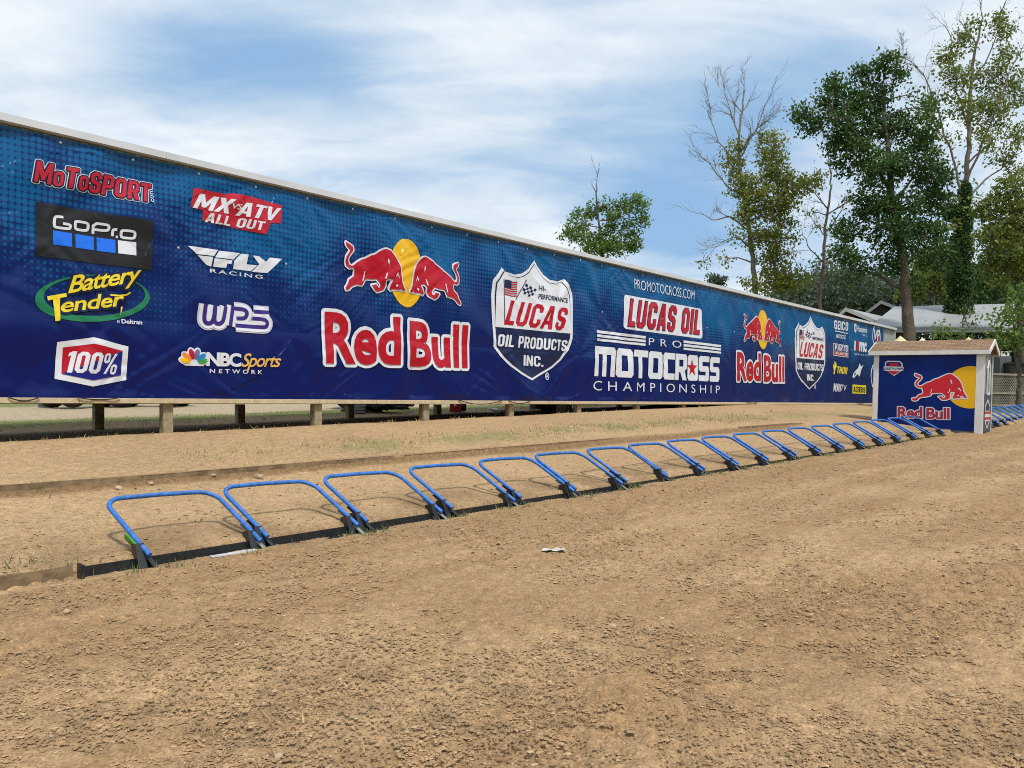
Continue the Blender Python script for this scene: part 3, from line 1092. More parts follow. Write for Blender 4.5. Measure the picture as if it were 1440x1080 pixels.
# MX vs ATV
d = Decal(WALL, (245, 255), 7.7125)
d.poly([(185, 80), (530, 148), (600, 140), (760, 165), (1140, 270), (1130, 465), (1010, 458), (965, 585), (285, 430), (290, 322), (150, 285)], CRIM, 1)
d.block('MX', (172, 296), (640, 372), (172, 128), WHITE, 2, shear=.3, gap=.03)
d.text('VS', (598, 305), (708, 322), (598, 245), WHITE, 2, shear=.2, bold=.01, space=.9)
d.block('ATV', (640, 376), (1130, 452), (640, 222), WHITE, 2, shear=.3, gap=.03)
d.block('ALL OUT', (310, 446), (955, 548), (310, 342), WHITE, 2, shear=.2, gap=.10)
d.build('sponsor_lettering', BANNER, 'white MX vs ATV all out lettering on a red jagged patch')
# FLY RACING
d = Decal(WALL, (245, 255), 7.7125)
for pl in ([(130, 705), (455, 750), (410, 815), (225, 795)], [(235, 808), (400, 826), (382, 930), (330, 910)],
           [(467, 758), (695, 785), (620, 853), (422, 830)], [(416, 840), (610, 862), (598, 903), (555, 896), (543, 945), (402, 930)],
           [(705, 790), (785, 800), (765, 905), (878, 916), (810, 978), (620, 955), (630, 868)],
           [(830, 810), (895, 818), (965, 880), (1005, 834), (1135, 850), (985, 1000), (820, 985), (898, 905)]):
    d.poly(pl, WHITE, 1)
d.text('RACING', (370, 992), (938, 1062), (370, 950), WHITE, 1, bold=.012, space=1.35)
d.build('sponsor_lettering', BANNER, 'white winged fly racing lettering')
# WPS
d = Decal(WALL, (240, 410), 8.47)
strokes = ([(375, 160), (355, 340), (385, 385), (435, 385), (468, 345), (488, 175)], [(492, 190), (475, 345), (500, 388), (550, 390), (590, 350), (620, 185)],
           [(712, 178), (672, 415)], [(728, 205), (850, 217), (885, 250), (872, 305), (840, 325), (755, 325)],
           [(1150, 252), (965, 243)], [(945, 325), (1080, 332), (1130, 365), (1120, 420), (1075, 432), (738, 408)])
for i, sk in enumerate(strokes):
    d.stroke(sk, .20, LILAC, 1 + i * .12, sm=2)
    d.stroke(sk, .155, WHITE, 2 + i * .12, sm=2)
    d.stroke(sk, .060, PURP, 3, sm=2)
d.build('sponsor_lettering', BANNER, 'purple WPS letters with thick silver outline')
# NBC Sports
d = Decal(WALL, (240, 410), 8.47)
cc = d.q([(250, 882)])[0]
FE = ((168, YEL), (140, ORAN), (105, RED), (75, GREYB), (40, MIDB), (12, LGREEN))
for a, c in FE:
    ca, sa_ = math.cos(R(a)), math.sin(R(a))
    d.ell((cc[0] + .125 * ca, cc[1] + .04 + .125 * sa_), .105, .062, WHITE, 1 + a / 900, R(a))
    d.ell((cc[0] + .135 * ca, cc[1] + .04 + .13 * sa_), .078, .038, c, 2, R(a))
d.poly([(140, 885), (370, 890), (300, 800), (200, 800)], WHITE, .8)
d.text('NBC', (390, 890), (800, 902), (390, 722), WHITE, 2, bold=.04, space=.88)
d.text('Sports', (800, 950), (1285, 950), (800, 738), GOLD, 2, shear=.35, bold=.012, space=.88)
d.text('NETWORK', (432, 972), (1058, 986), (432, 922), WHITE, 2, bold=.02, space=1.7)
d.build('sponsor_lettering', BANNER, 'white and gold NBC sports network lettering with coloured fan emblem')

# the two bulls and sun, and the wordmark below
BULL = [(130, 112), (172, 138), (205, 163), (207, 200), (182, 228), (157, 262), (152, 300), (167, 343), (197, 358), (235, 325), (290, 293), (335, 279), (375, 254), (415, 243), (455, 214), (500, 193), (530, 190), (565, 207), (592, 242), (630, 300), (655, 360), (667, 430), (678, 520), (700, 582), (716, 606), (690, 612), (668, 588), (662, 600), (630, 600), (598, 590), (572, 603), (560, 585), (573, 540), (592, 498), (548, 486), (522, 508), (527, 560), (508, 598), (450, 618), (422, 592), (396, 548), (440, 543), (456, 578), (476, 572), (478, 540), (442, 486), (400, 492), (345, 485), (322, 500), (300, 548), (240, 543), (192, 560), (162, 592), (130, 600), (124, 575), (150, 540), (165, 495), (215, 460), (222, 402), (207, 372), (165, 376), (140, 352), (130, 308), (136, 258), (165, 216), (176, 192), (152, 168), (134, 142)]
BHL = [[(535, 283), (552, 310), (550, 355), (540, 325)], [(612, 455), (630, 425), (650, 495), (628, 450), (618, 475)], [(612, 552), (630, 545), (635, 565), (615, 572)],
       [(313, 415), (324, 412), (318, 470), (308, 505), (296, 505), (308, 462)], [(528, 428), (538, 430), (524, 488), (512, 488)]]


def bulls():
    e = Decal(WALL, (465, 325), 7.2)
    c = (6.443, 2.45)
    e.ell(c, .432, .633, YEL, 1)
    b = e.q(BULL)
    mir = lambda pts: [(2 * c[0] - x, y) for x, y in pts]
    for pts, hl in ((b, [e.q(h) for h in BHL]), (mir(b), [mir(e.q(h)) for h in BHL])):
        V, T = tri_poly(pts)
        e.tris(V, T, WHITE, 2, grow=.030)
        e.tris(V, T, RED, 4)
        for h in hl:
            V, T = tri_poly(h)
            e.tris(V, T, WHITE, 5.5)
    return e


def wordmark():
    e = Decal(WALL, (440, 425), 6.26)
    e.text('Red', (80, 545), (735, 558), (80, 85), RED, 4, bold=.030, space=1.02, outl=((.062, WHITE, 2),))
    e.text('Bull', (815, 572), (1335, 585), (815, 165), RED, 4, bold=.030, space=1.02, outl=((.062, WHITE, 2.5),))
    return e


def shield():
    e = Decal(WALL, (680, 360), 6.0)
    outer = [(413, 38), (440, 92), (490, 160), (545, 205), (605, 218), (668, 197), (700, 245), (735, 315), (732, 560), (725, 700), (700, 790), (640, 880), (560, 945), (390, 1050), (290, 995), (200, 932), (120, 850), (65, 765), (62, 600), (50, 330), (55, 205), (130, 100), (165, 138), (230, 163), (300, 150), (362, 108)]

    def ins(kx, ky):
        return [(395 + (x - 395) * kx, 520 + (y - 520) * ky + 6) for x, y in outer]
    e.poly(outer, WHITE, 1)
    e.poly(ins(.93, .95), NAVY, 2)
    up = ins(.905, .932)
    i0 = [i for i, p in enumerate(up) if p[1] < 590 + (p[0] - 75) * .09]
    top = [p for i, p in enumerate(up) if i in i0]
    # order: start right below the line, go over the top
    top = [(82 + 0, 600), *[p for p in up[19:]], *[p for p in up[:8]], (708, 657)]
    e.poly(top, WHITE, 3)
    e.block('LUCAS', (142, 580), (688, 636), (142, 368), RED, 4, shear=.38, gap=.10)
    e.block('OIL PRODUCTS', (96, 762), (684, 806), (96, 660), WHITE, 3, shear=.14, gap=.10)
    e.block('INC.', (318, 925), (482, 936), (318, 836), WHITE, 3, gap=.09)
    e.text('HI-', (443, 294), (497, 302), (443, 252), NAVY, 4, bold=.01)
    e.text('PERFORMANCE', (440, 362), (690, 400), (440, 320), NAVY, 4, shear=.1, bold=.02)
    # striped flag on its pole
    e.stroke([(143, 198), (150, 575)], .02, NAVY, 4)
    for i in range(7):
        y = 205 + i * 19
        e.poly([(150, y), (180, y + 8), (215, y + 4 + 14), (255, y + 16), (255, y + 26), (215, y + 28), (180, y + 18), (150, y + 10)], RED, 4)
    e.poly([(148, 202), (180, 206), (203, 216), (203, 278), (180, 272), (148, 268)], NAVY, 5)
    e.stroke([(335, 205), (245, 372)], .022, NAVY, 4)
    for i in range(5):
        for j in range(4):
            if (i + j) % 2 == 0:
                f = lambda a, b: (333 - b * 10.5 + a * 19, 234 + b * 18 + a * 10 + (6 if a % 2 else 0) * (1 if a < 4 else 0))
                e.poly([f(i, j), f(i + 1, j), f(i + 1, j + 1), f(i, j + 1)], NAVY, 4)
    e.ell(e.q([(516, 1016)])[0], .065, .085, WHITE, 1, hole=(*e.q([(516, 1016)])[0], .047, .065))
    e.text('R', (504, 1032), (530, 1034), (504, 1000), WHITE, 1)
    return e


B1, W1, S1d = bulls(), wordmark(), shield()
B1.build('emblem', BANNER, 'two red charging bulls before a yellow disc, the larger looking left pair')
W1.build('sponsor_lettering', BANNER, 'large red and white Red Bull lettering left of the shield')
S1d.build('shield_emblem', BANNER, 'large white and navy lucas oil products shield')


def mover(c0, c1, ks, kt):
    def fn(V):
        V[:, 0] = c1[0] + (V[:, 0] - c0[0]) * ks
        V[:, 1] = c1[1] + (V[:, 1] - c0[1]) * kt
        return V
    return fn


B1.xf(mover((6.443, 2.45), (21.63, 2.511), 1.02, 1.03)).build('emblem', BANNER, 'two red charging bulls before a yellow disc, far pair')
q = W1.q([(80, 545)])[0]
W1.xf(mover(q, (19.74, .755), 1.065, 1.04)).build('sponsor_lettering', BANNER, 'red and white Red Bull lettering further along the banner')
q = S1d.q([(390, 1050)])[0]
c0 = WALL.st(745, 450)
S1d.xf(mover((10.09, q[1]), (25.69, .586), 1.065, 1.02)).build('shield_emblem', BANNER, 'lucas oil products shield further along the banner')

# LUCAS OIL PRO MOTOCROSS CHAMPIONSHIP
Z4 = ((820, 385), 6.17)
d = Decal(WALL, *Z4)
d.text('PROMOTOCROSS.COM', (425, 132), (948, 228), (425, 45), WHITE, 2, bold=-.008, space=1.0, res=3)
d.build('web_address', BANNER, 'thin white promotocross.com lettering')
d = Decal(WALL, *Z4)
d.rect((330, 478), (1015, 0), (330, 180), WHITE, 1, rad=.12)
d.block('LUCAS OIL', (362, 455), (990, 530), (362, 216), RED, 3, shear=.24, gap=.13, outl=((.020, NAVY, 2),))
d.build('sponsor_panel', BANNER, 'white rounded panel with red lucas oil lettering')
d = Decal(WALL, *Z4)
for x0, x1, ys in ((95, 523, ((490, 514), (526, 549), (561, 582))), (850, 1180, ((579, 600), (610, 631), (642, 660)))):
    for a, b in ys:
        d.rect((x0, b), (x1, 0), (x0, a), WHITE, 1)
d.text('PRO', (550, 620), (830, 646), (550, 556), WHITE, 1, bold=-.005, space=1.75)
d.text('CHAMPIONSHIP', (70, 1012), (1168, 1038), (70, 928), WHITE, 1, bold=-.005, space=1.6)
# heavy block letters: cells in zoomed px
qb, qt = d.q([(75, 888)])[0][1], d.q([(75, 625)])[0][1]


def blk(x0, x1, polys, sh=0.03):
    a, b = d.q([(x0, 700)])[0][0], d.q([(x1, 700)])[0][0]
    for pts, holes in polys:
        f = lambda p: (a + p[0] * (b - a) + sh * p[1], qb + p[1] * (qt - qb))
        V, T = tri_poly([f(p) for p in pts], [[f(p) for p in h] for h in holes])
        d.tris(V, T, WHITE, 1)


OO = [([(.12, 0), (.88, 0), (1, .1), (1, .9), (.88, 1), (.12, 1), (0, .9), (0, .1)], [[(.32, .22), (.68, .22), (.68, .76), (.32, .76)]])]
MM_ = [([(0, 0), (.2, 0), (.2, .74), (.4, .74), (.4, 0), (.6, 0), (.6, .74), (.8, .74), (.8, 0), (1, 0), (1, .9), (.93, 1), (0, 1)], [])]
TT_ = [([(.34, 0), (.62, 0), (.62, .76), (1, .76), (1, 1), (.08, 1), (0, .76), (.34, .76)], [])]
CC_ = [([(.12, 0), (1, 0), (1, .23), (.36, .23), (.36, .76), (1, .76), (1, 1), (.12, 1), (0, .9), (0, .1)], [])]
RR_ = [([(0, 0), (.32, 0), (.32, .3), (.45, .3), (.68, 0), (1, 0), (.82, .36), (1, .48), (1, .9), (.88, 1), (0, 1)], [[(.34, .52), (.68, .52), (.68, .78), (.34, .78)]])]
SS_ = [([(0, 0), (.88, 0), (1, .1), (1, .5), (.9, .6), (.34, .6), (.34, .77), (1, .77), (1, 1), (.12, 1), (0, .9), (0, .48), (.12, .38), (.66, .38), (.66, .23), (0, .23)], [])]
OF = [([(.12, 0), (.88, 0), (1, .1), (1, .9), (.88, 1), (.12, 1), (0, .9), (0, .1)], [])]
for x0, x1, g in ((75, 254, MM_), (262, 408, OO), (412, 540, TT_), (545, 668, OO), (676, 772, CC_), (778, 880, RR_), (886, 978, OF), (984, 1070, SS_), (1078, 1162, SS_)):
    blk(x0, x1, g)
c = d.q([(928, 818)])[0]
star = []
for i in range(10):
    a = R(90 + i * 36)
    r_ = 1 if i % 2 == 0 else .40
    star.append((c[0] + .30 * r_ * math.cos(a), c[1] + .26 * r_ * math.sin(a)))
d.poly(star, RED, 2, raw=True)
d.build('title_lettering', BANNER, 'white pro motocross championship lettering with red star in the last O')

# the small marks at the far end
Z5 = ((1155, 435), 8.64)
d = Decal(WALL, *Z5)
d.block('GEICO', (135, 240), (302, 265), (135, 132), WHITE, 1, gap=.15)
d.rect((140, 268), (300, 0), (140, 258), WHITE, 1)
d.text('MOTORCYCLE', (158, 350), (278, 364), (158, 302), WHITE, 1, bold=.02)
d.build('sponsor_lettering', BANNER, 'white geico motorcycle lettering')
d = Decal(WALL, *Z5)
d.poly([(378, 170), (386, 185), (394, 172), (404, 188), (404, 265), (395, 284), (384, 278), (378, 262)], WHITE, 1, holes=[[(387, 205), (395, 206), (395, 250), (387, 248)]])
d.text('Husqvarna', (410, 288), (540, 310), (410, 198), WHITE, 1, bold=.02)
d.text('MOTORCYCLES', (478, 322), (540, 334), (478, 302), WHITE, 1)
d.build('sponsor_lettering', BANNER, 'white husqvarna motorcycles lettering with crown mark')
d = Decal(WALL, *Z5)
c = d.q([(650, 322)])[0]
d.ell(c, .55, .52, WHITE, 1)
d.ell(c, .47, .45, ROYAL, 2)
d.poly([(c[0] + .05, c[1] - .42), (c[0] + .38, c[1] - .18), (c[0] + .45, c[1] + .1), (c[0], c[1] - .1)], RED, 3, raw=True)
d.text('VP', (c[0] - .42, c[1] - .22), (c[0] + .4, c[1] - .22), (c[0] - .42, c[1] + .26), WHITE, 4, shear=.2, bold=.03, raw=True)
d.build('sponsor_emblem', BANNER, 'round red white and blue VP emblem partly behind hut roof')
d = Decal(WALL, *Z5)
d.rect((122, 562), (308, 0), (122, 412), WHITE, 1)
d.rect((128, 502), (303, 0), (128, 420), ROYAL, 2)
d.rect((128, 553), (303, 0), (128, 507), RED, 2)
d.block('PARTS', (134, 498), (300, 518), (134, 426), WHITE, 3, shear=.1, gap=.14)
d.text('UNLIMITED', (136, 546), (298, 566), (136, 514), WHITE, 3, shear=.1, bold=.02)
d.build('sponsor_panel', BANNER, 'parts unlimited panel, blue over red')
d = Decal(WALL, *Z5)
d.poly([(382, 382), (400, 384), (396, 504), (380, 500)], WHITE, 1)
d.poly([(406, 385), (428, 388), (424, 508), (400, 504), (408, 440)], RED, 1)
d.text('mc', (434, 512), (528, 524), (434, 392), WHITE, 1, shear=.1, bold=.05, space=.9)
d.text('WHEELS', (385, 552), (538, 572), (385, 530), WHITE, 1, space=1.4)
d.build('sponsor_lettering', BANNER, 'white and red kmc wheels lettering')
d = Decal(WALL, *Z5)
d.poly([(125, 660), (140, 690), (138, 632), (160, 650), (166, 690), (150, 730), (138, 790), (122, 785), (132, 740), (122, 700)], LEMON, 1)
d.block('THOR', (168, 776), (298, 790), (168, 692), LEMON, 1, shear=.3, gap=.12)
d.build('sponsor_lettering', BANNER, 'yellow thor lettering with helmet mark')
d = Decal(WALL, *Z5)
d.poly([(495, 672), (462, 738), (440, 818), (418, 788), (372, 838), (355, 822), (368, 780), (400, 742), (425, 715), (450, 652), (460, 698)], WHITE, 1, holes=[[(378, 790), (396, 768), (404, 782), (384, 806)]])
d.build('sponsor_emblem', BANNER, 'white swooping star emblem')
d = Decal(WALL, *Z5)
d.block('MAV', (125, 996), (220, 1004), (125, 898), WHITE, 1, shear=.15, gap=.10)
d.text('TV', (216, 985), (286, 990), (216, 915), WHITE, 1, shear=.25, bold=.0, space=.9)
d.build('sponsor_lettering', BANNER, 'white MAVTV lettering')
d = Decal(WALL, *Z5)
d.rect((355, 1022), (520, 0), (355, 914), LEMON, 1)
d.block('ACERBIS', (364, 1004), (512, 1014), (364, 936), BLACK, 2, shear=.1, gap=.13)
d.build('sponsor_panel', BANNER, 'yellow panel with black acerbis lettering')
d = Decal(WALL, *Z5)
c = d.q([(628, 820)])[0]
d.ell(c, .50, .58, WHITE, 1)
d.ell(c, .43, .50, ROYAL, 2)
d.poly([(606, 705), (640, 700), (640, 740), (606, 740)], WHITE, 2)
d.build('sponsor_emblem', BANNER, 'blue and white oval emblem half hidden by the hut')

# grommet ties
GRM = mat('grommet_steel', (.62, .62, .6), .35, metal=.7)
gme = None
for lst, tt in ((top_gr, 3.42), (mid_gr, 2.285)):
    for g in lst:
        if S0 + .2 < g < SB1:
            o_ = float(wrinkle(np.array([g]), np.array([tt]))[0])
            if gme is None:
                mb = MB()
                mb.lathe(Vector((0, 0, 0)), WN, [(.019, 0.002), (.017, .007), (.009, .009), (0.001, .006)], 10)
                g_ = mb.build('grommet', GRM)
                gme = g_.data
                g_.parent = BANNER
            else:
                g_ = bpy.data.objects.new('grommet', gme)
                link(g_, BANNER)
            g_.location = wp(g, tt, o_) - Vector(BANNER.location)

# cables slung along the foot of the banner
CAB = mat('cable_rubber', (.012, .012, .012), .6)
for xa, xb, sag, lab in ((8, 52, .05, 'thin black cable sagging below the banner at far left'), (640, 702, .085, 'thin black cable sagging below the banner above the red generator'), (711, 742, .07, 'thin black cable sagging below banner beside the black coil'), (105, 165, .03, 'thin black cable sagging under the hexagon panel'), (1046, 1062, .03, 'thin black cable end below the far bull lettering')):
    a, b = WALL.st(xa, 560)[0], WALL.st(xb, 560)[0]
    mb = MB()
    mb.tube([wp(a + (b - a) * u, .112 - sag * 4 * u * (1 - u) - .005, .085 + .01 * math.sin(9 * u)) for u in np.linspace(0, 1, 15)], .009, 6)
    o = mb.build('hanging_cable', CAB)
    tag(o, lab, 'cable', 'cables under the banner')

# ------------------------------------------------------------------ starter's hut
HU0 = P(1227, 600, 21.62)
HU1 = P(1380, 607, 19.9)
HU = (HU1 - HU0)
HWID = HU.length
HU = HU.normalized()
HV = Vector((0.65, 0.76, 0)).normalized()
HV = (HV - HU * HV.dot(HU)).normalized()
HW = HU.cross(HV)
if HW.z < 0:
    HW = -HW
HDEP, HHT = 1.25, 2.02
HUT = Plane(HU0, HU, HW)
HAX = (HU, HV, HW)


def hp(a, b, c=0.0):
    return HU0 + HU * a + HW * b + HV * c


PAINTW = mat('hut_white_paint', (.68, .68, .66), .5, vary=.08, vscale=5)
SIDE = mat('hut_siding_grey', (.19, .21, .25), .6, vary=.08)
SKIRT = mat('hut_navy_panel', (.045, .06, .10), .5)
PANEL = mat('hut_blue_panel', (.002, .018, .150), .35, spec=.18, vary=.25, vscale=1.2)
GLASS = mat('hut_dark_opening', (.012, .012, .014), .25)
HC = hp(HWID / 2, 0, HDEP / 2)
hut = empty('starter_hut', (HC.x, HC.y, HC.z), 'small white trimmed shed with brown shingle roof and blue bull panel', 'hut')


def shingle_mat():
    m = bpy.data.materials.new('brown_shingles')
    m.use_nodes = True
    t = NT(m.node_tree)
    uv = t.n('ShaderNodeUVMap', uv_map='roof').outputs[0]
    br = t.n('ShaderNodeTexBrick', ins={'Vector': uv, 'Color1': (.27, .175, .11, 1), 'Color2': (.20, .125, .078, 1), 'Mortar': (.09, .055, .035, 1), 'Scale': 1.0, 'Mortar Size': .008, 'Bias': 0.0, 'Brick Width': .30, 'Row Height': .115})
    nz = t.noise(t.n('ShaderNodeNewGeometry').outputs['Position'], 60, 4, .7)
    c = t.n('ShaderNodeVectorMath', operation='SCALE', ins={0: br.outputs[0], 3: t.smooth(nz, .25, .75, .75, 1.3)}).outputs[0]
    b = t.n('ShaderNodeBsdfPrincipled', ins={'Base Color': c, 'Roughness': .9, 'Specular IOR Level': .2})
    t.n('ShaderNodeOutputMaterial', ins={0: b.outputs[0]})
    return m


mb = MB()   # body with a gable profile
RI = 0.36
prof = [hp(0.012, -.25, .012), hp(.012, -.25, HDEP - .012), hp(.012, HHT + .05, HDEP - .012), hp(.012, HHT + RI - .03, HDEP / 2), hp(.012, HHT + .05, .012)]
mb.prism(prof, HU * (HWID - .024))
mb.build('wall', SIDE, hut)
# roof: two shingled slopes with thickness
OV, GO = .10, .13
vs, fs, uvs = [], [], []
mb = MB()
th = HW * .05
e0, rr_, e1 = (HHT + .04, -OV), (HHT + RI, HDEP / 2), (HHT + .04, HDEP + OV)
for (b0, c0), (b1, c1) in ((e0, rr_), (e1, rr_)):
    A, B, C_, D_ = hp(-GO, b0, c0), hp(HWID + GO, b0, c0), hp(HWID + GO, b1, c1), hp(-GO, b1, c1)
    mb.add([A, B, C_, D_, A + th, B + th, C_ + th, D_ + th], [(0, 3, 2, 1), (4, 5, 6, 7), (0, 1, 5, 4), (1, 2, 6, 5), (3, 0, 4, 7)])
roof = mb.build('roof', shingle_mat(), hut)
uvl = roof.data.uv_layers.new(name='roof')
for lp in roof.data.loops:
    co = Vector(roof.data.vertices[lp.vertex_index].co) + Vector(hut.location) - HU0
    uvl.data[lp.index].uv = (co.dot(HU), math.hypot(co.dot(HV) - HDEP / 2, co.dot(HW)) if False else abs(co.dot(HV) - HDEP / 2) * 1.13)
mb = MB()
mb.box(hp(HWID / 2, HHT + .035, -OV - .012), (HWID / 2 + GO, .012, .055), HAX)
mb.box(hp(HWID / 2, HHT + .035, HDEP + OV + .012), (HWID / 2 + GO, .012, .055), HAX)
for a in (-GO - .012, HWID + GO + .012):
    for (b0, c0), (b1, c1) in ((e0, rr_), (e1, rr_)):
        A, B = hp(a, b0 - .06, c0), hp(a, b1 - .06, c1)
        mb.prism([A - HU * .012, B - HU * .012, B - HU * .012 + HW * .11, A - HU * .012 + HW * .11], HU * .024)
mb.build('fascia', PAINTW, hut)
for a, c, ha, hc in ((.055, -.012, .067, .012), (HWID - .075, -.012, .087, .012), (HWID + .012, .02, .012, .042), (HWID + .012, HDEP - .03, .012, .03), (-.012, .06, .012, .06), (-.012, HDEP - .06, .012, .06)):
    m_ = MB()
    m_.box(hp(a, HHT / 2 - .05, c), (ha, hc, HHT / 2 + .03), HAX)
    m_.build('corner_board', PAINTW, hut)
mb = MB()
mb.box(hp(HWID / 2 - .02, HHT / 2 - .02, -.008), (HWID / 2 - .14, .008, HHT / 2 - .02), HAX)
pan = mb.build('printed_panel', PANEL, hut)
# gable end: navy skirt, pointed window
mb = MB()
mb.box(hp(HWID + .008, .48, HDEP / 2), (.008, HDEP / 2 - .07, .50), HAX)
mb.build('skirt_panel', SKIRT, hut)
hexo = [(.62, 1.02), (.86, 1.02), (.86, 1.62), (.74, 1.80), (.62, 1.62)]


def hexp(k, a):
    return [hp(HWID + a, 1.38 + (b - 1.38) * (1 + k / .39), .70 + (c - .74) * (1 + k / .12)) for c, b in hexo]


mb = MB()
fr, inn = hexp(.075, .028), hexp(0, .028)
fr0, inn0 = hexp(.075, .0), hexp(0, .0)
n5 = 5
for i in range(n5):
    j = (i + 1) % n5
    mb.add([fr[i], fr[j], inn[j], inn[i]], [(0, 1, 2, 3)])
    mb.add([fr[i], fr0[i], fr0[j], fr[j]], [(0, 1, 2, 3)])
    mb.add([inn[i], inn[j], inn0[j], inn0[i]], [(0, 1, 2, 3)])
wf = mb.build('window', PAINTW, hut)
mb = MB()
mb.add(hexp(-.004, .004), [(0, 1, 2, 3, 4)])
mb.build('pane', GLASS, wf)

# marks printed on the blue panel
ZH = ((1270, 500), 10.8)
HB = [(182, 275), (225, 290), (270, 308), (287, 335), (270, 367), (237, 397), (217, 425), (222, 450), (247, 465), (285, 463), (320, 440), (370, 412), (420, 400), (470, 367), (540, 347), (600, 317), (650, 295), (690, 281), (735, 282), (780, 310), (830, 350), (865, 390), (890, 440), (905, 490), (917, 540), (942, 590), (977, 640), (947, 648), (922, 625), (903, 607), (905, 640), (870, 648), (820, 648), (765, 655), (752, 648), (770, 602), (792, 560), (735, 550), (722, 562), (712, 602), (717, 640), (690, 660), (640, 675), (590, 670), (560, 640), (537, 622), (590, 618), (604, 648), (640, 640), (650, 615), (590, 568), (500, 570), (440, 572), (420, 605), (360, 622), (290, 627), (245, 642), (225, 672), (190, 687), (150, 680), (138, 655), (165, 640), (180, 655), (215, 630), (240, 600), (290, 588), (312, 560), (300, 520), (295, 490), (258, 490), (225, 480), (195, 455), (190, 420), (210, 385), (245, 355), (257, 335), (235, 325), (205, 320), (185, 300)]
d = Decal(HUT, *ZH, wr=False, lift=.016, step=.0025)
cen = d.q([(1020, 482)])[0]
rad_ = abs(d.q([(1020, 160)])[0][1] - cen[1])
xr = HWID - .165
arc = [(cen[0] + rad_ * math.cos(t) * 1.02, cen[1] + rad_ * math.sin(t)) for t in np.linspace(0, 2 * math.pi, 48, endpoint=False)]
arc = [(min(x, xr), y) for x, y in arc]
d.poly(arc, YEL, 1, raw=True)
V, T = tri_poly(d.q(HB))
d.tris(V, T, WHITE, 2, grow=.028)
d.tris(V, T, mat('vinyl_bull_red', (.58, .020, .035), VR), 3)
for h in ([(718, 362), (745, 385), (748, 432), (735, 425)], [(832, 505), (852, 485), (885, 525), (880, 550), (858, 512), (845, 520)], [(818, 612), (840, 600), (858, 602), (835, 620)],
          [(428, 505), (440, 508), (432, 560), (415, 585), (408, 578), (424, 552)], [(708, 505), (722, 505), (705, 560), (670, 565), (698, 548)], [(862, 640), (888, 605), (900, 638), (890, 632), (885, 642)]):
    V, T = tri_poly(d.q(h))
    d.tris(V, T, WHITE, 4)
d.build('emblem', pan, 'single red charging bull before a yellow disc')
d = Decal(HUT, (1200, 460), 6.0, wr=False, lift=.016, step=.0025)
WRED = mat('vinyl_wine', (.34, .02, .05), VR)
d.text('Red', (376, 768), (585, 770), (376, 672), WRED, 4, bold=.03, space=.95, outl=((.022, WHITE, 2),))
d.text('Bull', (618, 776), (815, 779), (618, 680), WRED, 4, bold=.03, space=.95, outl=((.022, WHITE, 2.4),))
d.build('lettering', pan, 'dark red Red Bull lettering with white outline')
d = Decal(HUT, (1200, 460), 6.0, wr=False, lift=.016, step=.0025)
d.poly([(268, 300), (290, 284), (395, 286), (416, 304), (418, 336), (427, 338), (424, 366), (405, 372), (345, 412), (285, 370), (258, 364), (258, 334), (268, 332)], WHITE, 1)
d.poly([(278, 306), (294, 293), (390, 295), (407, 310), (407, 334), (278, 330)], ROYAL, 2)
d.poly([(283, 368), (400, 374), (344, 404)], CRIM, 2)
d.poly([(305, 302), (382, 304), (384, 330), (303, 328)], CRIM, 3)
d.text("LORETTA LYNN'S", (262, 360), (424, 363), (262, 340), NAVY, 3, bold=.02)
d.build('badge', pan, 'small red white and blue badge')
GB = Plane(HU1, HV, HW)
d = Decal(GB, (1370, 400), 5.143, wr=False, lift=.02, step=.0025)
yb = .0


def gpl(pts):
    return [(x * HDEP, y) for x, y in pts]


d.poly(gpl([(.22, .68), (.5, .86), (.78, .68), (.78, .25), (.5, .05), (.22, .25)]), WHITE, 1, raw=True)
d.poly(gpl([(.27, .64), (.5, .79), (.73, .64), (.73, .54), (.27, .54)]), NAVY, 2, raw=True)
d.poly(gpl([(.16, .52), (.84, .52), (.84, .30), (.16, .30)]), CRIM, 2, raw=True)
d.poly(gpl([(.16, .45), (.84, .45), (.84, .37), (.16, .37)]), WHITE, 3, raw=True)
d.poly(gpl([(.30, .26), (.70, .26), (.5, .11)]), NAVY, 2, raw=True)
d.build('badge', hut, 'red and white badge on the gable end')

# ------------------------------------------------------------------ start gates
BLUE = mat('gate_blue_paint', (.026, .14, .46), .52, vary=.32, vscale=22)
STEELB = mat('gate_black_steel', (.010, .013, .017), .45, vary=.4, vscale=20)
BARE = mat('gate_bare_steel', (.40, .40, .38), .4, metal=.8)
LIME = mat('gate_green_paint', (.055, .20, .020), .6, vary=.3, vscale=20)
GW = 1.005


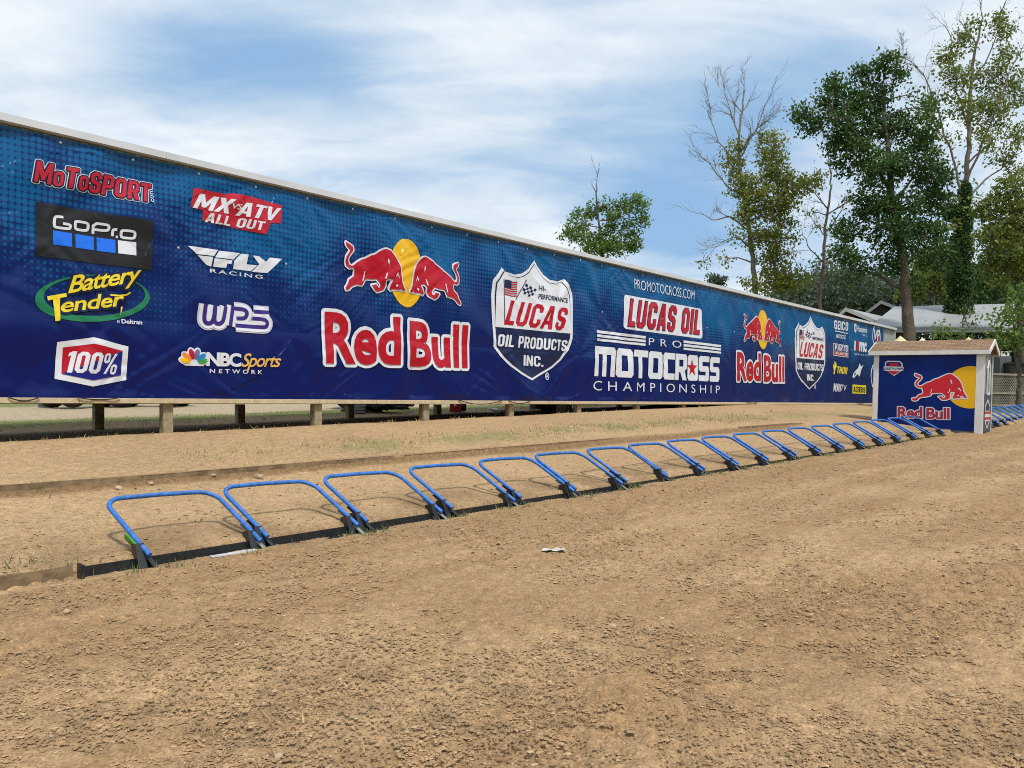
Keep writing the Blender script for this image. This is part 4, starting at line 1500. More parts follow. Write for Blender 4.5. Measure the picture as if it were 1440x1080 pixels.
def gate_proto():
    e = empty('start_gate', (0, 0, 0), 'x', 'start gate')
    L, ph, rc = .77, R(32), .15
    lx, lz = math.cos(ph), math.sin(ph)
    h0 = .10

    def g(u, l, dz=0):
        return Vector((u - l * lx * .272, l * lx * .962, h0 + l * lz + dz))
    pts = [g(0.03, 0), g(0.03, .4), g(.03, L - rc)]
    for k in range(1, 8):
        a = R(90 * k / 8)
        pts.append(g(.03 + rc - rc * math.cos(a), L - rc + rc * math.sin(a)))
    pts += [g(.03 + rc, L), g(GW / 2, L + .008), g(GW - .03 - rc, L)]
    for k in range(1, 8):
        a = R(90 * k / 8)
        pts.append(g(GW - .03 - rc + rc * math.sin(a), L - rc + rc * math.cos(a)))
    pts += [g(GW - .03, L - rc), g(GW - .03, .4), g(GW - .03, 0)]
    m_ = MB()
    m_.tube(pts, .0205, 14)
    m_.build('hoop', BLUE, e)
    for u in (.03, GW - .03):
        m_ = MB()
        m_.prism([Vector((u - .082, -.05, -.10)), Vector((u - .082, .08, -.10)), Vector((u - .082, .20, .165)), Vector((u - .082, .09, .19))], Vector((.068, 0, 0)))
        m_.prism([Vector((u + .008, -.08, -.06)), Vector((u + .008, .16, -.06)), Vector((u + .008, .16, .095)), Vector((u + .008, -.04, .03))], Vector((.010, 0, 0)))
        m_.build('bracket', STEELB, e)
        m_ = MB()
        d_ = g(u, 0) - g(u, 1)
        a, b = g(u, .30, -.028), g(u, -.13, -.028)
        m_.prism([a + Vector((-.018, 0, 0)), b + Vector((-.018, 0, 0)), b + Vector((.018, 0, 0)), a + Vector((.018, 0, 0))], Vector((0, .004, -.008)))
        m_.build('hinge_bar', BARE if u > .5 else STEELB, e)
    return e


ORD = ['first', 'second', 'third', 'fourth', 'fifth', 'sixth', 'seventh', 'eighth', 'ninth', 'tenth', 'eleventh', 'twelfth', 'thirteenth', 'fourteenth', 'fifteenth', 'sixteenth', 'seventeenth', 'eighteenth', 'nineteenth', 'twentieth']
proto = gate_proto()
gang = math.atan2(GD.y, GD.x)


def put_gate(i, x, y, z, rz, lab, grp):
    if i == 0:
        o = proto
    else:
        o = proto.copy()
        COL.objects.link(o)
        for ch in proto.children:
            c_ = ch.copy()
            COL.objects.link(c_)
            c_.parent = o
    o.location = (x, y, z)
    o.rotation_euler = (0, 0, rz)
    o['label'] = lab
    o['group'] = grp
    return o


gates = []
rg_ = random.Random(3)
PIV = [205, 372, 513, 634, 731, 808, 880, 937, 990, 1037, 1080]
for k in range(19):
    s_ = 1.02 * k
    if k < len(PIV):
        kx = (PIV[k] - 720) / F
        s_ = .05 * s_ + .95 * (kx * G0.y - G0.x) / (GD.x - kx * GD.y)
    x, y = G0.x + GD.x * s_, G0.y + GD.y * s_
    lab = ('blue tube start gate nearest the camera with a lime green bracket plate' if k == 0 else
           'blue tube start gate standing against the hut panel, last before the hut' if k == 18 else
           f'blue tube start gate, {ORD[k]} from the near left end of the row')
    gates.append(put_gate(k, x, y, EYE - 1.31 + .028 * s_, gang + rg_.uniform(-.012, .012), lab, 'blue start gates before the hut'))
# the nearest gate has a green plate
m_ = MB()
e0 = gates[0]
pl = [Vector((-.035, .10, .165)), Vector((-.085, .25, .255)), Vector((-.085, .26, .215)), Vector((-.035, .15, .125))]
m_.prism(pl, Vector((.025, 0, 0)))
me_o = m_.build('green_plate', LIME)
me_o.parent = e0
b2 = R(42.6)
D2 = Vector((math.sin(b2), math.cos(b2)))
st2 = P(1396, 602, 22.2)
for k in range(15):
    x, y = st2.x + D2.x * 1.02 * k, st2.y + D2.y * 1.02 * k
    lab = f'blue tube start gate beyond the hut, {ORD[k]} along the farther row'
    put_gate(k + 19, x, y, st2.z + .02 * 1.02 * k, math.atan2(D2.y, D2.x), lab, 'blue start gates beyond the hut')

# steel sill channel along the gate line
mb = MB()


def gpt(s_, p_, dz=0.0):
    return Vector((G0.x + GD.x * s_ + GN.x * p_, G0.y + GD.y * s_ + GN.y * p_, EYE - 1.32 + .028 * s_ + dz))


for a, b, t0, t1 in ((-.42, 3.05, .082, .070), (3.07, 7.1, .066, .050), (7.12, 13.2, .048, .040), (13.22, 19.6, .038, .030)):
    A = [gpt(a, .085, -.06), gpt(b, .085, -.06), gpt(b, .085, t1), gpt(a, .085, t0)]
    nv = Vector((GN.x, GN.y, 0)) * .012
    mb.prism(A, nv)
    A = [gpt(a, -.09, -.012), gpt(b, -.09, -.012), gpt(b, .083, -.012), gpt(a, .083, -.012)]
    mb.prism(A, Vector((0, 0, .010)))
mb.box(gpt(-.46, .05, .02), (.012, .06, .09), (Vector((GD.x, GD.y, 0)), Vector((GN.x, GN.y, 0)), ZUP))
o = mb.build('gate_sill', STEELB)
tag(o, 'black steel sill channel running along the foot of the start gates', 'gate sill')
mb = MB()
mb.prism([gpt(.52, -.05, .012), gpt(.92, -.06, .012), gpt(.92, .02, .012), gpt(.52, .02, .012)], Vector((0, 0, .008)))
tag(mb.build('white_strip', mat('worn_white_paint', (.50, .51, .50), .6, vary=.2, vscale=15)), 'worn white strip lying in the sill beside the nearest gate', 'strip')

# timber edgings
TIMB = mat('edging_timber', (.20, .135, .075), .9, vary=.35, vscale=7, bump=.6, bscale=35)


def edging(name, s0, s1, p_, hgt, label, up=0.0, ln=2.44, down=.2):
    m_ = MB()
    a = s0
    while a < s1 - .05:
        b = min(a + ln, s1)
        z0, z1 = [gz1(gpt(q, p_ + .06).x, gpt(q, p_ + .06).y) for q in (a, b)]
        pa, pb = gpt(a + .006, p_), gpt(b - .006, p_)
        pa.z, pb.z = z0 + up, z1 + up
        nv = Vector((GN.x, GN.y, 0)) * .05
        m_.prism([pa - ZUP * down, pb - ZUP * down, pb, pa], nv)
        a = b
    return tag(m_.build(name, TIMB, bevel=.006), label, 'timber edging')


edging('timber_edging', -9.0, 4.1, 2.40, .1, 'weathered brown timber edging of the terrace behind the gates at left', up=.0)
edging('timber_edging', 4.3, 9.0, 2.42, .1, 'half buried timber edging of the terrace behind the middle gates', up=-.012)
edging('timber_edging', 13.5, 16.6, 2.42, .1, 'short timber edging end near the far gates before the hut', up=.01)
edging('timber_edging', -8.0, -.50, .10, .1, 'grey brown timber board continuing the gate sill at far left', up=-.005, ln=2.5)

# ------------------------------------------------------------------ stones, clods, litter, weeds
STONE = mat('pale_stone', (.42, .31, .20), .9, vary=.2, vscale=12)
for px, py, r_, lab in ((364, 673, .075, 'largest pale stone lying against the terrace edging at left'), (448, 666, .035, 'small flat pale stone on the dirt pad behind second gate'), (167, 689, .055, 'flat pale stone on the dirt pad at far left'), (212, 682, .04, 'pale stone just right of the flat stone on the pad'), (300, 672, .04, 'pale rubble stone before the terrace edging'), (862, 883, .028, 'pale stone in the tilled dirt right of centre'), (391, 1067, .022, 'pale stone near the bottom edge left of centre'), (386, 974, .018, 'lone pale pebble in the left foreground dirt'), (94, 862, .03, 'stone among a heap of clods near the left sill board'), (752, 928, .014, 'small whitish pebble in the middle foreground')):
    h_ = hit(px, py)
    mb = MB()
    mb.rock((h_.x, h_.y, h_.z + r_ * .3), r_, .6, seed=px)
    tag(mb.build('stone', STONE, bevel=.004), lab, 'stone', 'loose stones')
h_ = hit(778, 776)
mb = MB()
rp = random.Random(4)
cols, rows = 7, 4
vs = []
for j in range(rows):
    for i in range(cols):
        vs.append((h_.x - .10 + .2 * i / (cols - 1) + rp.uniform(-.012, .012), h_.y - .05 + .1 * j / (rows - 1) + rp.uniform(-.012, .012), h_.z + .018 + rp.uniform(-.008, .012)))
mb.add(vs, [(j * cols + i, j * cols + i + 1, (j + 1) * cols + i + 1, (j + 1) * cols + i) for j in range(rows - 1) for i in range(cols - 1)])
o = mb.build('paper_scrap', mat('scrap_white', (.45, .43, .40), .8))
sm_ = o.modifiers.new('thick', 'SOLIDIFY')
sm_.thickness = .002
tag(o, 'crumpled white scrap of paper lying on the tilled dirt', 'litter')


def scatter_clods():
    n = 170000
    px = rng.uniform(-60, 1500, n)
    u = rng.uniform(0, 1, n)
    # places by distance: denser in view near the camera
    Y = 2.6 * (22 / 2.6) ** (u ** 1.15)
    X = (px - 720) / F * Y
    p = (X - G0.x) * GN.x + (Y - G0.y) * GN.y
    s = (X - G0.x) * GD.x + (Y - G0.y) * GD.y
    dens = sstep(vnoise(X * .9, Y * .9, 71) + .5 * vnoise(X * 2.5, Y * 2.5, 72), -.75, .35)
    keep = (rng.uniform(0, 1, n) < dens + .15) & ((p < -.12) | ((p > .15) & (p < 2.3) & (rng.uniform(0, 1, n) < .22)))
    X, Y = X[keep], Y[keep]
    Z = gz(X, Y)
    n = len(X)
    r = np.exp(rng.normal(math.log(.0046), .48, n)) * (0.85 + Y * .055)
    r = np.minimum(r, .009 + .0011 * Y)
    base = np.array([(-1, 0, 0), (1, 0, 0), (0, -1, 0), (0, 1, 0), (0, 0, -1), (0, 0, 1), (.62, .62, .35), (-.62, .62, .4), (.6, -.62, .3), (-.6, -.6, .45)], float)
    fs = np.array([(5, 6, 7), (5, 7, 9), (5, 9, 8), (5, 8, 6), (6, 1, 3), (6, 3, 7), (7, 3, 0), (7, 0, 9), (9, 0, 2), (9, 2, 8), (8, 2, 1), (8, 1, 6)])
    jit = rng.uniform(.65, 1.3, (n, 10, 1))
    V = base[None] * jit * r[:, None, None] * rng.uniform(.6, 1.35, (n, 1, 3)) * np.array([1.15, 1.0, .58])
    a = rng.uniform(0, 2 * math.pi, n)
    ca, sa_ = np.cos(a)[:, None], np.sin(a)[:, None]
    x, y = V[..., 0] * ca - V[..., 1] * sa_, V[..., 0] * sa_ + V[..., 1] * ca
    V = np.stack([x + X[:, None], y + Y[:, None], V[..., 2] + (Z + .004 + r * .25)[:, None]], -1).reshape(-1, 3)
    T = (fs[None] + (np.arange(n) * 10)[:, None, None]).reshape(-1, 3)
    CL = mat('dirt_clod', (.312, .200, .104), .95, vary=.3, vscale=6)
    CP = mat('pale_clod', (.43, .305, .175), .95, vary=.15, vscale=6)
    mi = np.repeat((rng.uniform(0, 1, n) < .07).astype(int), len(fs))
    o = bpy.data.objects.new('dirt_clods', np_mesh('dirt_clods', V, T, [CL, CP], midx=mi))
    link(o)
    tag(o, 'loose clods and crumbs of tan dirt strewn over the tilled ground', 'dirt clods', kind='stuff')


scatter_clods()


def blades(name, spots, label, colr, hgt=(.03, .10)):
    V, T = [], []
    for (x, y, z, n, sp) in spots:
        for _ in range(n):
            a = random.uniform(0, 6.28)
            r_ = abs(random.gauss(0, sp))
            bx, by = x + r_ * math.cos(a), y + r_ * math.sin(a)
            h_ = random.uniform(*hgt)
            b = random.uniform(0, 6.28)
            w_ = random.uniform(.002, .004) * (1 + y * .08)
            lx, ly = random.gauss(0, .4) * h_, random.gauss(0, .4) * h_
            o = len(V)
            zb = gz1(bx, by) - .005
            V += [(bx - w_ * math.cos(b), by - w_ * math.sin(b), zb), (bx + w_ * math.cos(b), by + w_ * math.sin(b), zb), (bx + lx, by + ly, zb + h_)]
            T.append((o, o + 1, o + 2))
    o = bpy.data.objects.new(name, np_mesh(name, np.array(V), np.array(T), [colr]))
    link(o)
    return tag(o, label, 'grass', kind='stuff')


GB1 = mat('weed_green', (.12, .16, .045), .7, vary=.4, vscale=9)
GB2 = mat('straw_blade', (.42, .33, .15), .8, vary=.3, vscale=9)
sp = []
for k in range(19):
    for u in (-.12, .0, .12, .25):
        q = gpt(1.02 * k + u + random.uniform(-.1, .1), random.uniform(-.22, -.02))
        sp.append((q.x, q.y, q.z, random.randint(4, 26), .07))
for px, py in ((60, 690), (20, 800), (45, 790), (100, 800), (140, 790), (70, 815)):
    q = hit(px, py)
    sp.append((q.x, q.y, q.z, 11, .08))
blades('weeds', sp, 'sparse green weeds growing along the sill of the start gates', GB1)
sp = []
for _ in range(420):
    s_, f_ = random.uniform(1.5, 19), random.gauss(.62, .07)
    a, b = gpt(s_, 0), None
    q = gpt(s_, f_ * 5.0 * (1 + .012 * s_))
    sp.append((q.x, q.y, q.z, random.randint(3, 16), .16))
for _ in range(70):
    q = wp(random.uniform(-3, 18), 0, random.uniform(-.15, .12))
    sp.append((q.x, q.y, 0, random.randint(2, 8), .06))
for _ in range(140):
    px, py = random.uniform(0, 1440), random.uniform(800, 1075)
    q = hit(px, py)
    sp.append((q.x, q.y, q.z, random.randint(1, 3), .04))
blades('dry_grass', sp, 'thin straw coloured dry grass on the terrace and dirt', GB2, (.02, .075))
sp = []
for _ in range(500):
    q = wp(random.uniform(-6, 22), 0, -random.uniform(2.6, 4.4))
    sp.append((q.x, q.y, 0, random.randint(5, 16), .16))
for _ in range(200):
    s_ = random.uniform(1.5, 17)
    q = gpt(s_, (.60 + random.gauss(0, .05)) * 5.0 * (1 + .012 * s_))
    if math.sin(s_ * 1.9) + math.sin(s_ * .83 + 1) > .2:
        sp.append((q.x, q.y, 0, random.randint(4, 12), .13))
blades('verge_grass', sp, 'short green grass on the terrace and verge behind the hoarding', mat('verge_green', (.17, .18, .065), .7, vary=.4, vscale=9), (.012, .045))

# ------------------------------------------------------------------ trees
BARK = mat('bark_grey_brown', (.105, .080, .060), .9, vary=.35, vscale=9, bump=.6, bscale=20)
BARKP = mat('bark_pale', (.19, .16, .13), .9, vary=.3, vscale=9)


def leaf_mat(name, a, b):
    m = bpy.data.materials.new(name)
    m.use_nodes = True
    t = NT(m.node_tree)
    v = t.n('ShaderNodeAttribute', attribute_name='tint').outputs['Fac']
    c = t.mix(v, a, b)
    d1 = t.n('ShaderNodeBsdfPrincipled', ins={'Base Color': c, 'Roughness': .5, 'Specular IOR Level': .35})
    d2 = t.n('ShaderNodeBsdfTranslucent', ins={0: t.n('ShaderNodeVectorMath', operation='SCALE', ins={0: c, 3: 1.3}).outputs[0]})
    mx = t.n('ShaderNodeMixShader', ins={0: .38, 1: d1.outputs[0], 2: d2.outputs[0]})
    t.n('ShaderNodeOutputMaterial', ins={0: mx.outputs[0]})
    return m


LF_DARK = leaf_mat('leaves_dark_green', (.024, .064, .016), (.078, .152, .034))
LF_YEL = leaf_mat('leaves_yellow_green', (.105, .145, .022), (.27, .28, .046))
LF_MID = leaf_mat('leaves_mid_green', (.065, .130, .028), (.17, .26, .055))
LF_OLIVE = leaf_mat('leaves_olive', (.085, .125, .024), (.21, .25, .048))
LF_FAR = leaf_mat('leaves_far', (.055, .085, .050), (.100, .130, .075))


def wob(a, b, n, amp, rr):
    a, b = Vector(a), Vector(b)
    L = (b - a).length
    out = [a]
    off = Vector((0, 0, 0))
    for i in range(1, n):
        u = i / n
        off = off + Vector((rr.gauss(0, 1), rr.gauss(0, 1), rr.gauss(0, .7))) * amp * L / n
        out.append(a.lerp(b, u) + off * (1 - u * .5) + Vector((0, 0, 1)) * (L * .06 * math.sin(math.pi * u)))
    out.append(b)
    return out


def twigs(m_, p, d, L, r_, depth, rr, n=5, spread=.6, up=.25):
    """bare branching"""
    d = d.normalized()
    q = p
    pts, rad = [p], [r_]
    segs = 4
    for i in range(segs):
        d = (d + Vector((rr.gauss(0, .16), rr.gauss(0, .16), rr.gauss(0, .12) + up * .12))).normalized()
        q = q + d * (L / segs)
        pts.append(q)
        rad.append(max(.007, r_ * (1 - .75 * (i + 1) / segs)))
    m_.tube(pts, rad, n, cap=False)
    if depth <= 0:
        return
    for i in range(1, segs + 1):
        for _ in range(rr.choice((1, 1, 2))):
            a = Vector((rr.gauss(0, 1), rr.gauss(0, 1), rr.gauss(.25, .8))).normalized()
            dd = (d + a * spread).normalized()
            twigs(m_, pts[i], dd, L * rr.uniform(.4, .62), max(.008, rad[i] * .7), depth - 1, rr, 4 if depth > 1 else 3, spread, up)


def tree(name, label, Y, trunk, r0, clumps, leaf, lsize, dens=1.0, limbs=(), bare=(), bark=BARK, seed=1, depthk=1.0, group=None, clus=.42, ivy=()):
    """trunk/limbs: photo px polylines at distance Y; clumps: (x, y, rx, ry[, density]) px"""
    rr = random.Random(seed)
    nr = np.random.default_rng(seed)
    k = Y / F
    b = P(trunk[0][0], trunk[0][1], Y)
    zb = gz1(b.x, b.y)
    e = empty(name, (b.x, b.y, zb), label, 'tree', group)
    m_ = MB()
    pts = [Vector((b.x, b.y, zb - .2))]
    for x, y in trunk[0:]:
        q = P(x, y, Y)
        if q.z > zb + .3:
            pts.append(q + Vector((0, rr.uniform(-.15, .15), 0)))
    # densify
    dp = []
    for i in range(len(pts) - 1):
        for u in np.linspace(0, 1, 6)[:-1]:
            dp.append(pts[i].lerp(pts[i + 1], u))
    dp.append(pts[-1])
    nT = len(dp)
    m_.tube([p + Vector((rr.gauss(0, .03), rr.gauss(0, .03), 0)) for p in dp], [r0 * (1.25 if i == 0 else 1) * (1 - .86 * i / (nT - 1)) + .012 for i in range(nT)], 9, cap=False)
    skel = [(p, r0 * (1 - .86 * i / (nT - 1)) + .012) for i, p in enumerate(dp)]
    for lm in limbs:
        dy = rr.uniform(-1.2, 1.2)
        lp = [P(x, y, Y) + Vector((0, dy * i / (len(lm) - 1), 0)) for i, (x, y) in enumerate(lm)]
        d2 = []
        for i in range(len(lp) - 1):
            for u in np.linspace(0, 1, 5)[:-1]:
                d2.append(lp[i].lerp(lp[i + 1], u) + Vector((rr.gauss(0, .05), rr.gauss(0, .05), rr.gauss(0, .05))))
        d2.append(lp[-1])
        near = min(skel, key=lambda q: (q[0] - d2[0]).length)
        rl = min(near[1] * .5, r0 * .36)
        rd = [max(.014, rl * (1 - .85 * i / (len(d2) - 1))) for i in range(len(d2))]
        m_.tube(d2, rd, 7, cap=False)
        skel += list(zip(d2, rd))
        for i in range(3, len(d2), 2):
            if rr.random() < .55:
                twigs(m_, d2[i], (d2[i] - d2[i - 2]) + Vector((rr.gauss(0, .6), rr.gauss(0, .6), rr.gauss(.2, .5))), rr.uniform(.8, 1.8), max(.012, rd[i] * .5), 1, rr, 4)
    for (x, y, dx, dy, L, dep) in bare:
        p0 = P(x, y, Y)
        near = min(skel, key=lambda q: (q[0] - p0).length)
        twigs(m_, near[0], Vector((dx, rr.uniform(-.4, .4), dy)), L, max(.03, min(.07, near[1] * .7)), dep, rr, 6)
    if ivy:
        IC = []
        for (x, y, rx, ry) in ivy:
            c = P(x, y, Y)
            n = int(rx * ry * 9)
            th, ph = nr.uniform(0, 2 * math.pi, n), np.arccos(nr.uniform(-1, 1, n))
            q = np.stack([np.cos(th) * np.sin(ph) * rx * k, np.sin(th) * np.sin(ph) * rx * k, np.cos(ph) * ry * k], -1) * (nr.uniform(.1, 1.1, n) ** .5)[:, None]
            IC.append(q + np.array(c)[None])
        IC = np.concatenate(IC)
        n = len(IC)
        a = nr.normal(0, 1, (n, 3))
        a /= np.linalg.norm(a, axis=1)[:, None]
        bv = np.cross(a, nr.normal(0, 1, (n, 3)))
        bv /= np.linalg.norm(bv, axis=1)[:, None] + 1e-9
        ls = .17 * nr.uniform(.6, 1.3, n)[:, None]
        V = np.stack([IC - a * ls * .5, IC + bv * ls * .32, IC + a * ls * .5, IC - bv * ls * .32], 1).reshape(-1, 3)
        me = np_mesh('ivy', V - np.array(e.location)[None], np.arange(n * 4).reshape(-1, 4), [LF_DARK])
        me.attributes.new('tint', 'FLOAT', 'FACE').data.foreach_set('value', nr.uniform(0, .8, n).astype(np.float32))
        link(bpy.data.objects.new('ivy', me), e)
    C, Tn = [], []
    for cl in clumps:
        x, y, rx, ry = cl[:4]
        de = cl[4] if len(cl) > 4 else 1.0
        c = P(x, y, Y)
        Rx, Rz = rx * k, ry * k
        Ry = (Rx + Rz) / 2 * depthk
        c = c + Vector((0, rr.uniform(-.7, .7) * Ry, 0))
        near = min(skel, key=lambda q: (q[0] - c).length + max(0, q[0].z - c.z) * .8)
        br = wob(near[0], c, 6, .25, rr)
        rb = min(near[1] * .6, .03 + .022 * (Rx + Rz))
        m_.tube(br, [max(.012, rb * (1 - .75 * i / (len(br) - 1))) for i in range(len(br))], 6, cap=False)
        nsub = max(4, int(10.5 * (Rx * Rz) * de * dens / clus) + 3)
        th = nr.uniform(0, 2 * math.pi, nsub)
        ph = np.arccos(nr.uniform(-1, 1, nsub))
        rad = nr.uniform(.25, 1.05, nsub) ** .6
        sc = np.stack([np.cos(th) * np.sin(ph) * Rx, np.sin(th) * np.sin(ph) * Ry, np.cos(ph) * Rz], -1) * rad[:, None] + np.array(c)[None]
        for q in sc[:max(3, nsub // 2)]:
            m_.tube(wob(br[rr.choice((3, 4, 5, 6))], Vector(q), 3, .2, rr), [.022, .016, .012, .008], 4, cap=False)
        nl = int(26 * max(.5, de))
        off = nr.normal(0, clus * .62, (nsub, nl, 3)) * np.array([1, 1, .75])
        C.append((sc[:, None, :] + off).reshape(-1, 3))
        # tint: by clump and leaf
        tv = np.clip(nr.uniform(.15, .85) * .5 + nr.uniform(0, 1, (nsub, 1)) * .35 + nr.uniform(0, .3, (nsub, nl)), 0, 1)
        Tn.append(tv.ravel())
    m_.build('trunk', bark, e)
    if not C:
        return e
    C = np.concatenate(C)
    tn = np.concatenate(Tn)
    n = len(C)
    # leaf quads, slightly drooping, random heading
    a = nr.normal(0, 1, (n, 3))
    a[:, 2] -= .35
    a /= np.linalg.norm(a, axis=1)[:, None]
    bvec = np.cross(a, nr.normal(0, 1, (n, 3)))
    bvec /= np.linalg.norm(bvec, axis=1)[:, None] + 1e-9
    ls = lsize * .86 * nr.uniform(.6, 1.35, n)[:, None]
    V = np.stack([C - a * ls * .5, C + bvec * ls * .30, C + a * ls * .5, C - bvec * ls * .30], 1).reshape(-1, 3)
    Fc = np.arange(n * 4).reshape(-1, 4)
    me = np_mesh('crown', V - np.array(e.location)[None], Fc, [leaf])
    at = me.attributes.new('tint', 'FLOAT', 'FACE')
    at.data.foreach_set('value', tn.astype(np.float32))
    o = bpy.data.objects.new('crown', me)
    link(o, e)
    return e


tree('broadleaf_tree', 'small round green tree with a bare twig top behind the banner wall', 60,
     [(852, 470), (848, 380), (842, 320), (839, 275), (838, 258)], .15,
     [(815, 318, 16, 15), (828, 342, 20, 16), (834, 296, 15, 13), (880, 292, 17, 13), (898, 286, 12, 12), (905, 305, 12, 10), (862, 312, 14, 14), (885, 322, 18, 14), (800, 333, 12, 9), (848, 335, 14, 14), (872, 348, 22, 12), (892, 345, 12, 12), (842, 352, 24, 10), (850, 290, 8, 8), (812, 300, 8, 6, .6)],
     LF_MID, .30, .75, bare=[(838, 262, .05, 1, 1.5, 2), (839, 270, -.4, .9, .9, 1)], seed=3)
tree('sparse_tree', 'sparse yellow green tree with bare left limbs behind the banner wall', 48,
     [(1068, 470), (1062, 405), (1058, 360), (1053, 310), (1047, 277), (1040, 225), (1038, 190), (1044, 150), (1047, 125)], .19,
     [(1034, 222, 14, 26), (1084, 212, 20, 28), (1096, 242, 26, 22), (1062, 270, 26, 22), (1116, 264, 30, 16), (1078, 292, 30, 15), (1142, 254, 16, 13), (1040, 258, 12, 16), (1102, 284, 22, 13), (1086, 338, 20, 18), (1092, 366, 24, 20), (1078, 398, 34, 16), (1112, 330, 12, 12, .5), (1030, 272, 8, 8, .5), (1115, 395, 24, 14), (1046, 300, 13, 18), (1060, 335, 16, 20), (1036, 330, 10, 10, .5), (1100, 310, 16, 12), (1020, 365, 12, 8, .3), (990, 368, 6, 5, .3), (1070, 190, 8, 10, .5)],
     LF_YEL, .23, 1.35, limbs=[[(1053, 312), (1075, 300), (1092, 265), (1094, 215), (1088, 190)], [(1047, 277), (1020, 262), (995, 235), (978, 220)], [(1042, 240), (1018, 205), (1002, 165), (996, 135)], [(1055, 325), (1025, 305), (1000, 312), (980, 303)], [(1058, 350), (1030, 335), (1005, 350)], [(1040, 225), (1058, 190), (1070, 155), (1078, 140)], [(1090, 400), (1088, 350), (1080, 310)]],
     bare=[(1047, 130, .05, 1, 1.4, 2), (1038, 190, -.35, 1, 3.0, 3), (1040, 215, .35, 1, 2.6, 3), (1018, 205, -.6, .8, 1.8, 2), (1002, 165, -.2, 1, 1.6, 2), (995, 235, -.8, .5, 1.2, 2), (1020, 262, -.5, .9, 1.6, 2), (1025, 305, -.8, -.1, 1.6, 2), (1030, 335, -.7, -.3, 1.8, 2), (1044, 160, -.4, .9, 1.6, 2), (1044, 160, .5, .9, 1.6, 2)], bark=BARKP, seed=5)
tree('thin_tree', 'thin nearly leafless tree just left of the big dark tree', 52,
     [(1152, 470), (1154, 425), (1157, 370), (1162, 310), (1167, 270), (1168, 240)], .17,
     [(1172, 322, 14, 16, .35), (1180, 345, 12, 14, .35), (1148, 318, 8, 8, .3), (1170, 370, 14, 14, .35), (1140, 298, 6, 6, .3)],
     LF_OLIVE, .22, .6, limbs=[[(1157, 372), (1135, 345), (1122, 318)], [(1160, 330), (1178, 300), (1186, 270)], [(1155, 400), (1130, 380), (1118, 362)]],
     bare=[(1168, 245, 0, 1, 2.2, 2), (1165, 290, -.6, .9, 2, 2), (1160, 330, -.8, .6, 2.2, 2), (1163, 300, .7, .8, 1.8, 2), (1157, 372, .8, .5, 1.8, 2)], seed=8)
tree('large_tree', 'tall dense dark green tree beside the pale roof behind the hut', 44,
     [(1279, 500), (1278, 470), (1276, 430), (1270, 380), (1262, 330), (1252, 260), (1246, 190), (1243, 130)], .42,
     [(1215, 104, 16, 15), (1244, 98, 18, 16), (1262, 112, 12, 12, .8), (1168, 124, 15, 13), (1158, 140, 13, 12), (1122, 163, 20, 10), (1142, 174, 20, 14), (1194, 146, 26, 24), (1232, 136, 28, 26), (1214, 184, 32, 26), (1174, 205, 16, 14), (1178, 176, 20, 16), (1262, 172, 28, 24), (1294, 192, 22, 22), (1228, 238, 34, 26), (1278, 232, 32, 26), (1186, 236, 12, 14, .8), (1312, 250, 24, 24), (1220, 284, 30, 24), (1262, 292, 32, 26), (1318, 280, 22, 22), (1196, 322, 22, 18), (1244, 332, 32, 24), (1296, 330, 32, 26), (1186, 356, 18, 16), (1214, 372, 20, 14, .8), (1262, 366, 26, 18), (1310, 366, 26, 24), (1200, 396, 14, 8, .5), (1285, 395, 18, 12, .6), (1205, 215, 20, 18), (1300, 155, 10, 12, .5), (1284, 136, 10, 10, .4)],
     LF_DARK, .25, 1.45, limbs=[[(1252, 270), (1215, 215), (1180, 175), (1140, 168)], [(1254, 290), (1290, 240), (1310, 215)], [(1262, 330), (1220, 310), (1195, 318)], [(1268, 372), (1300, 350), (1318, 340)], [(1274, 410), (1240, 385), (1205, 372)]], seed=12, depthk=.9)
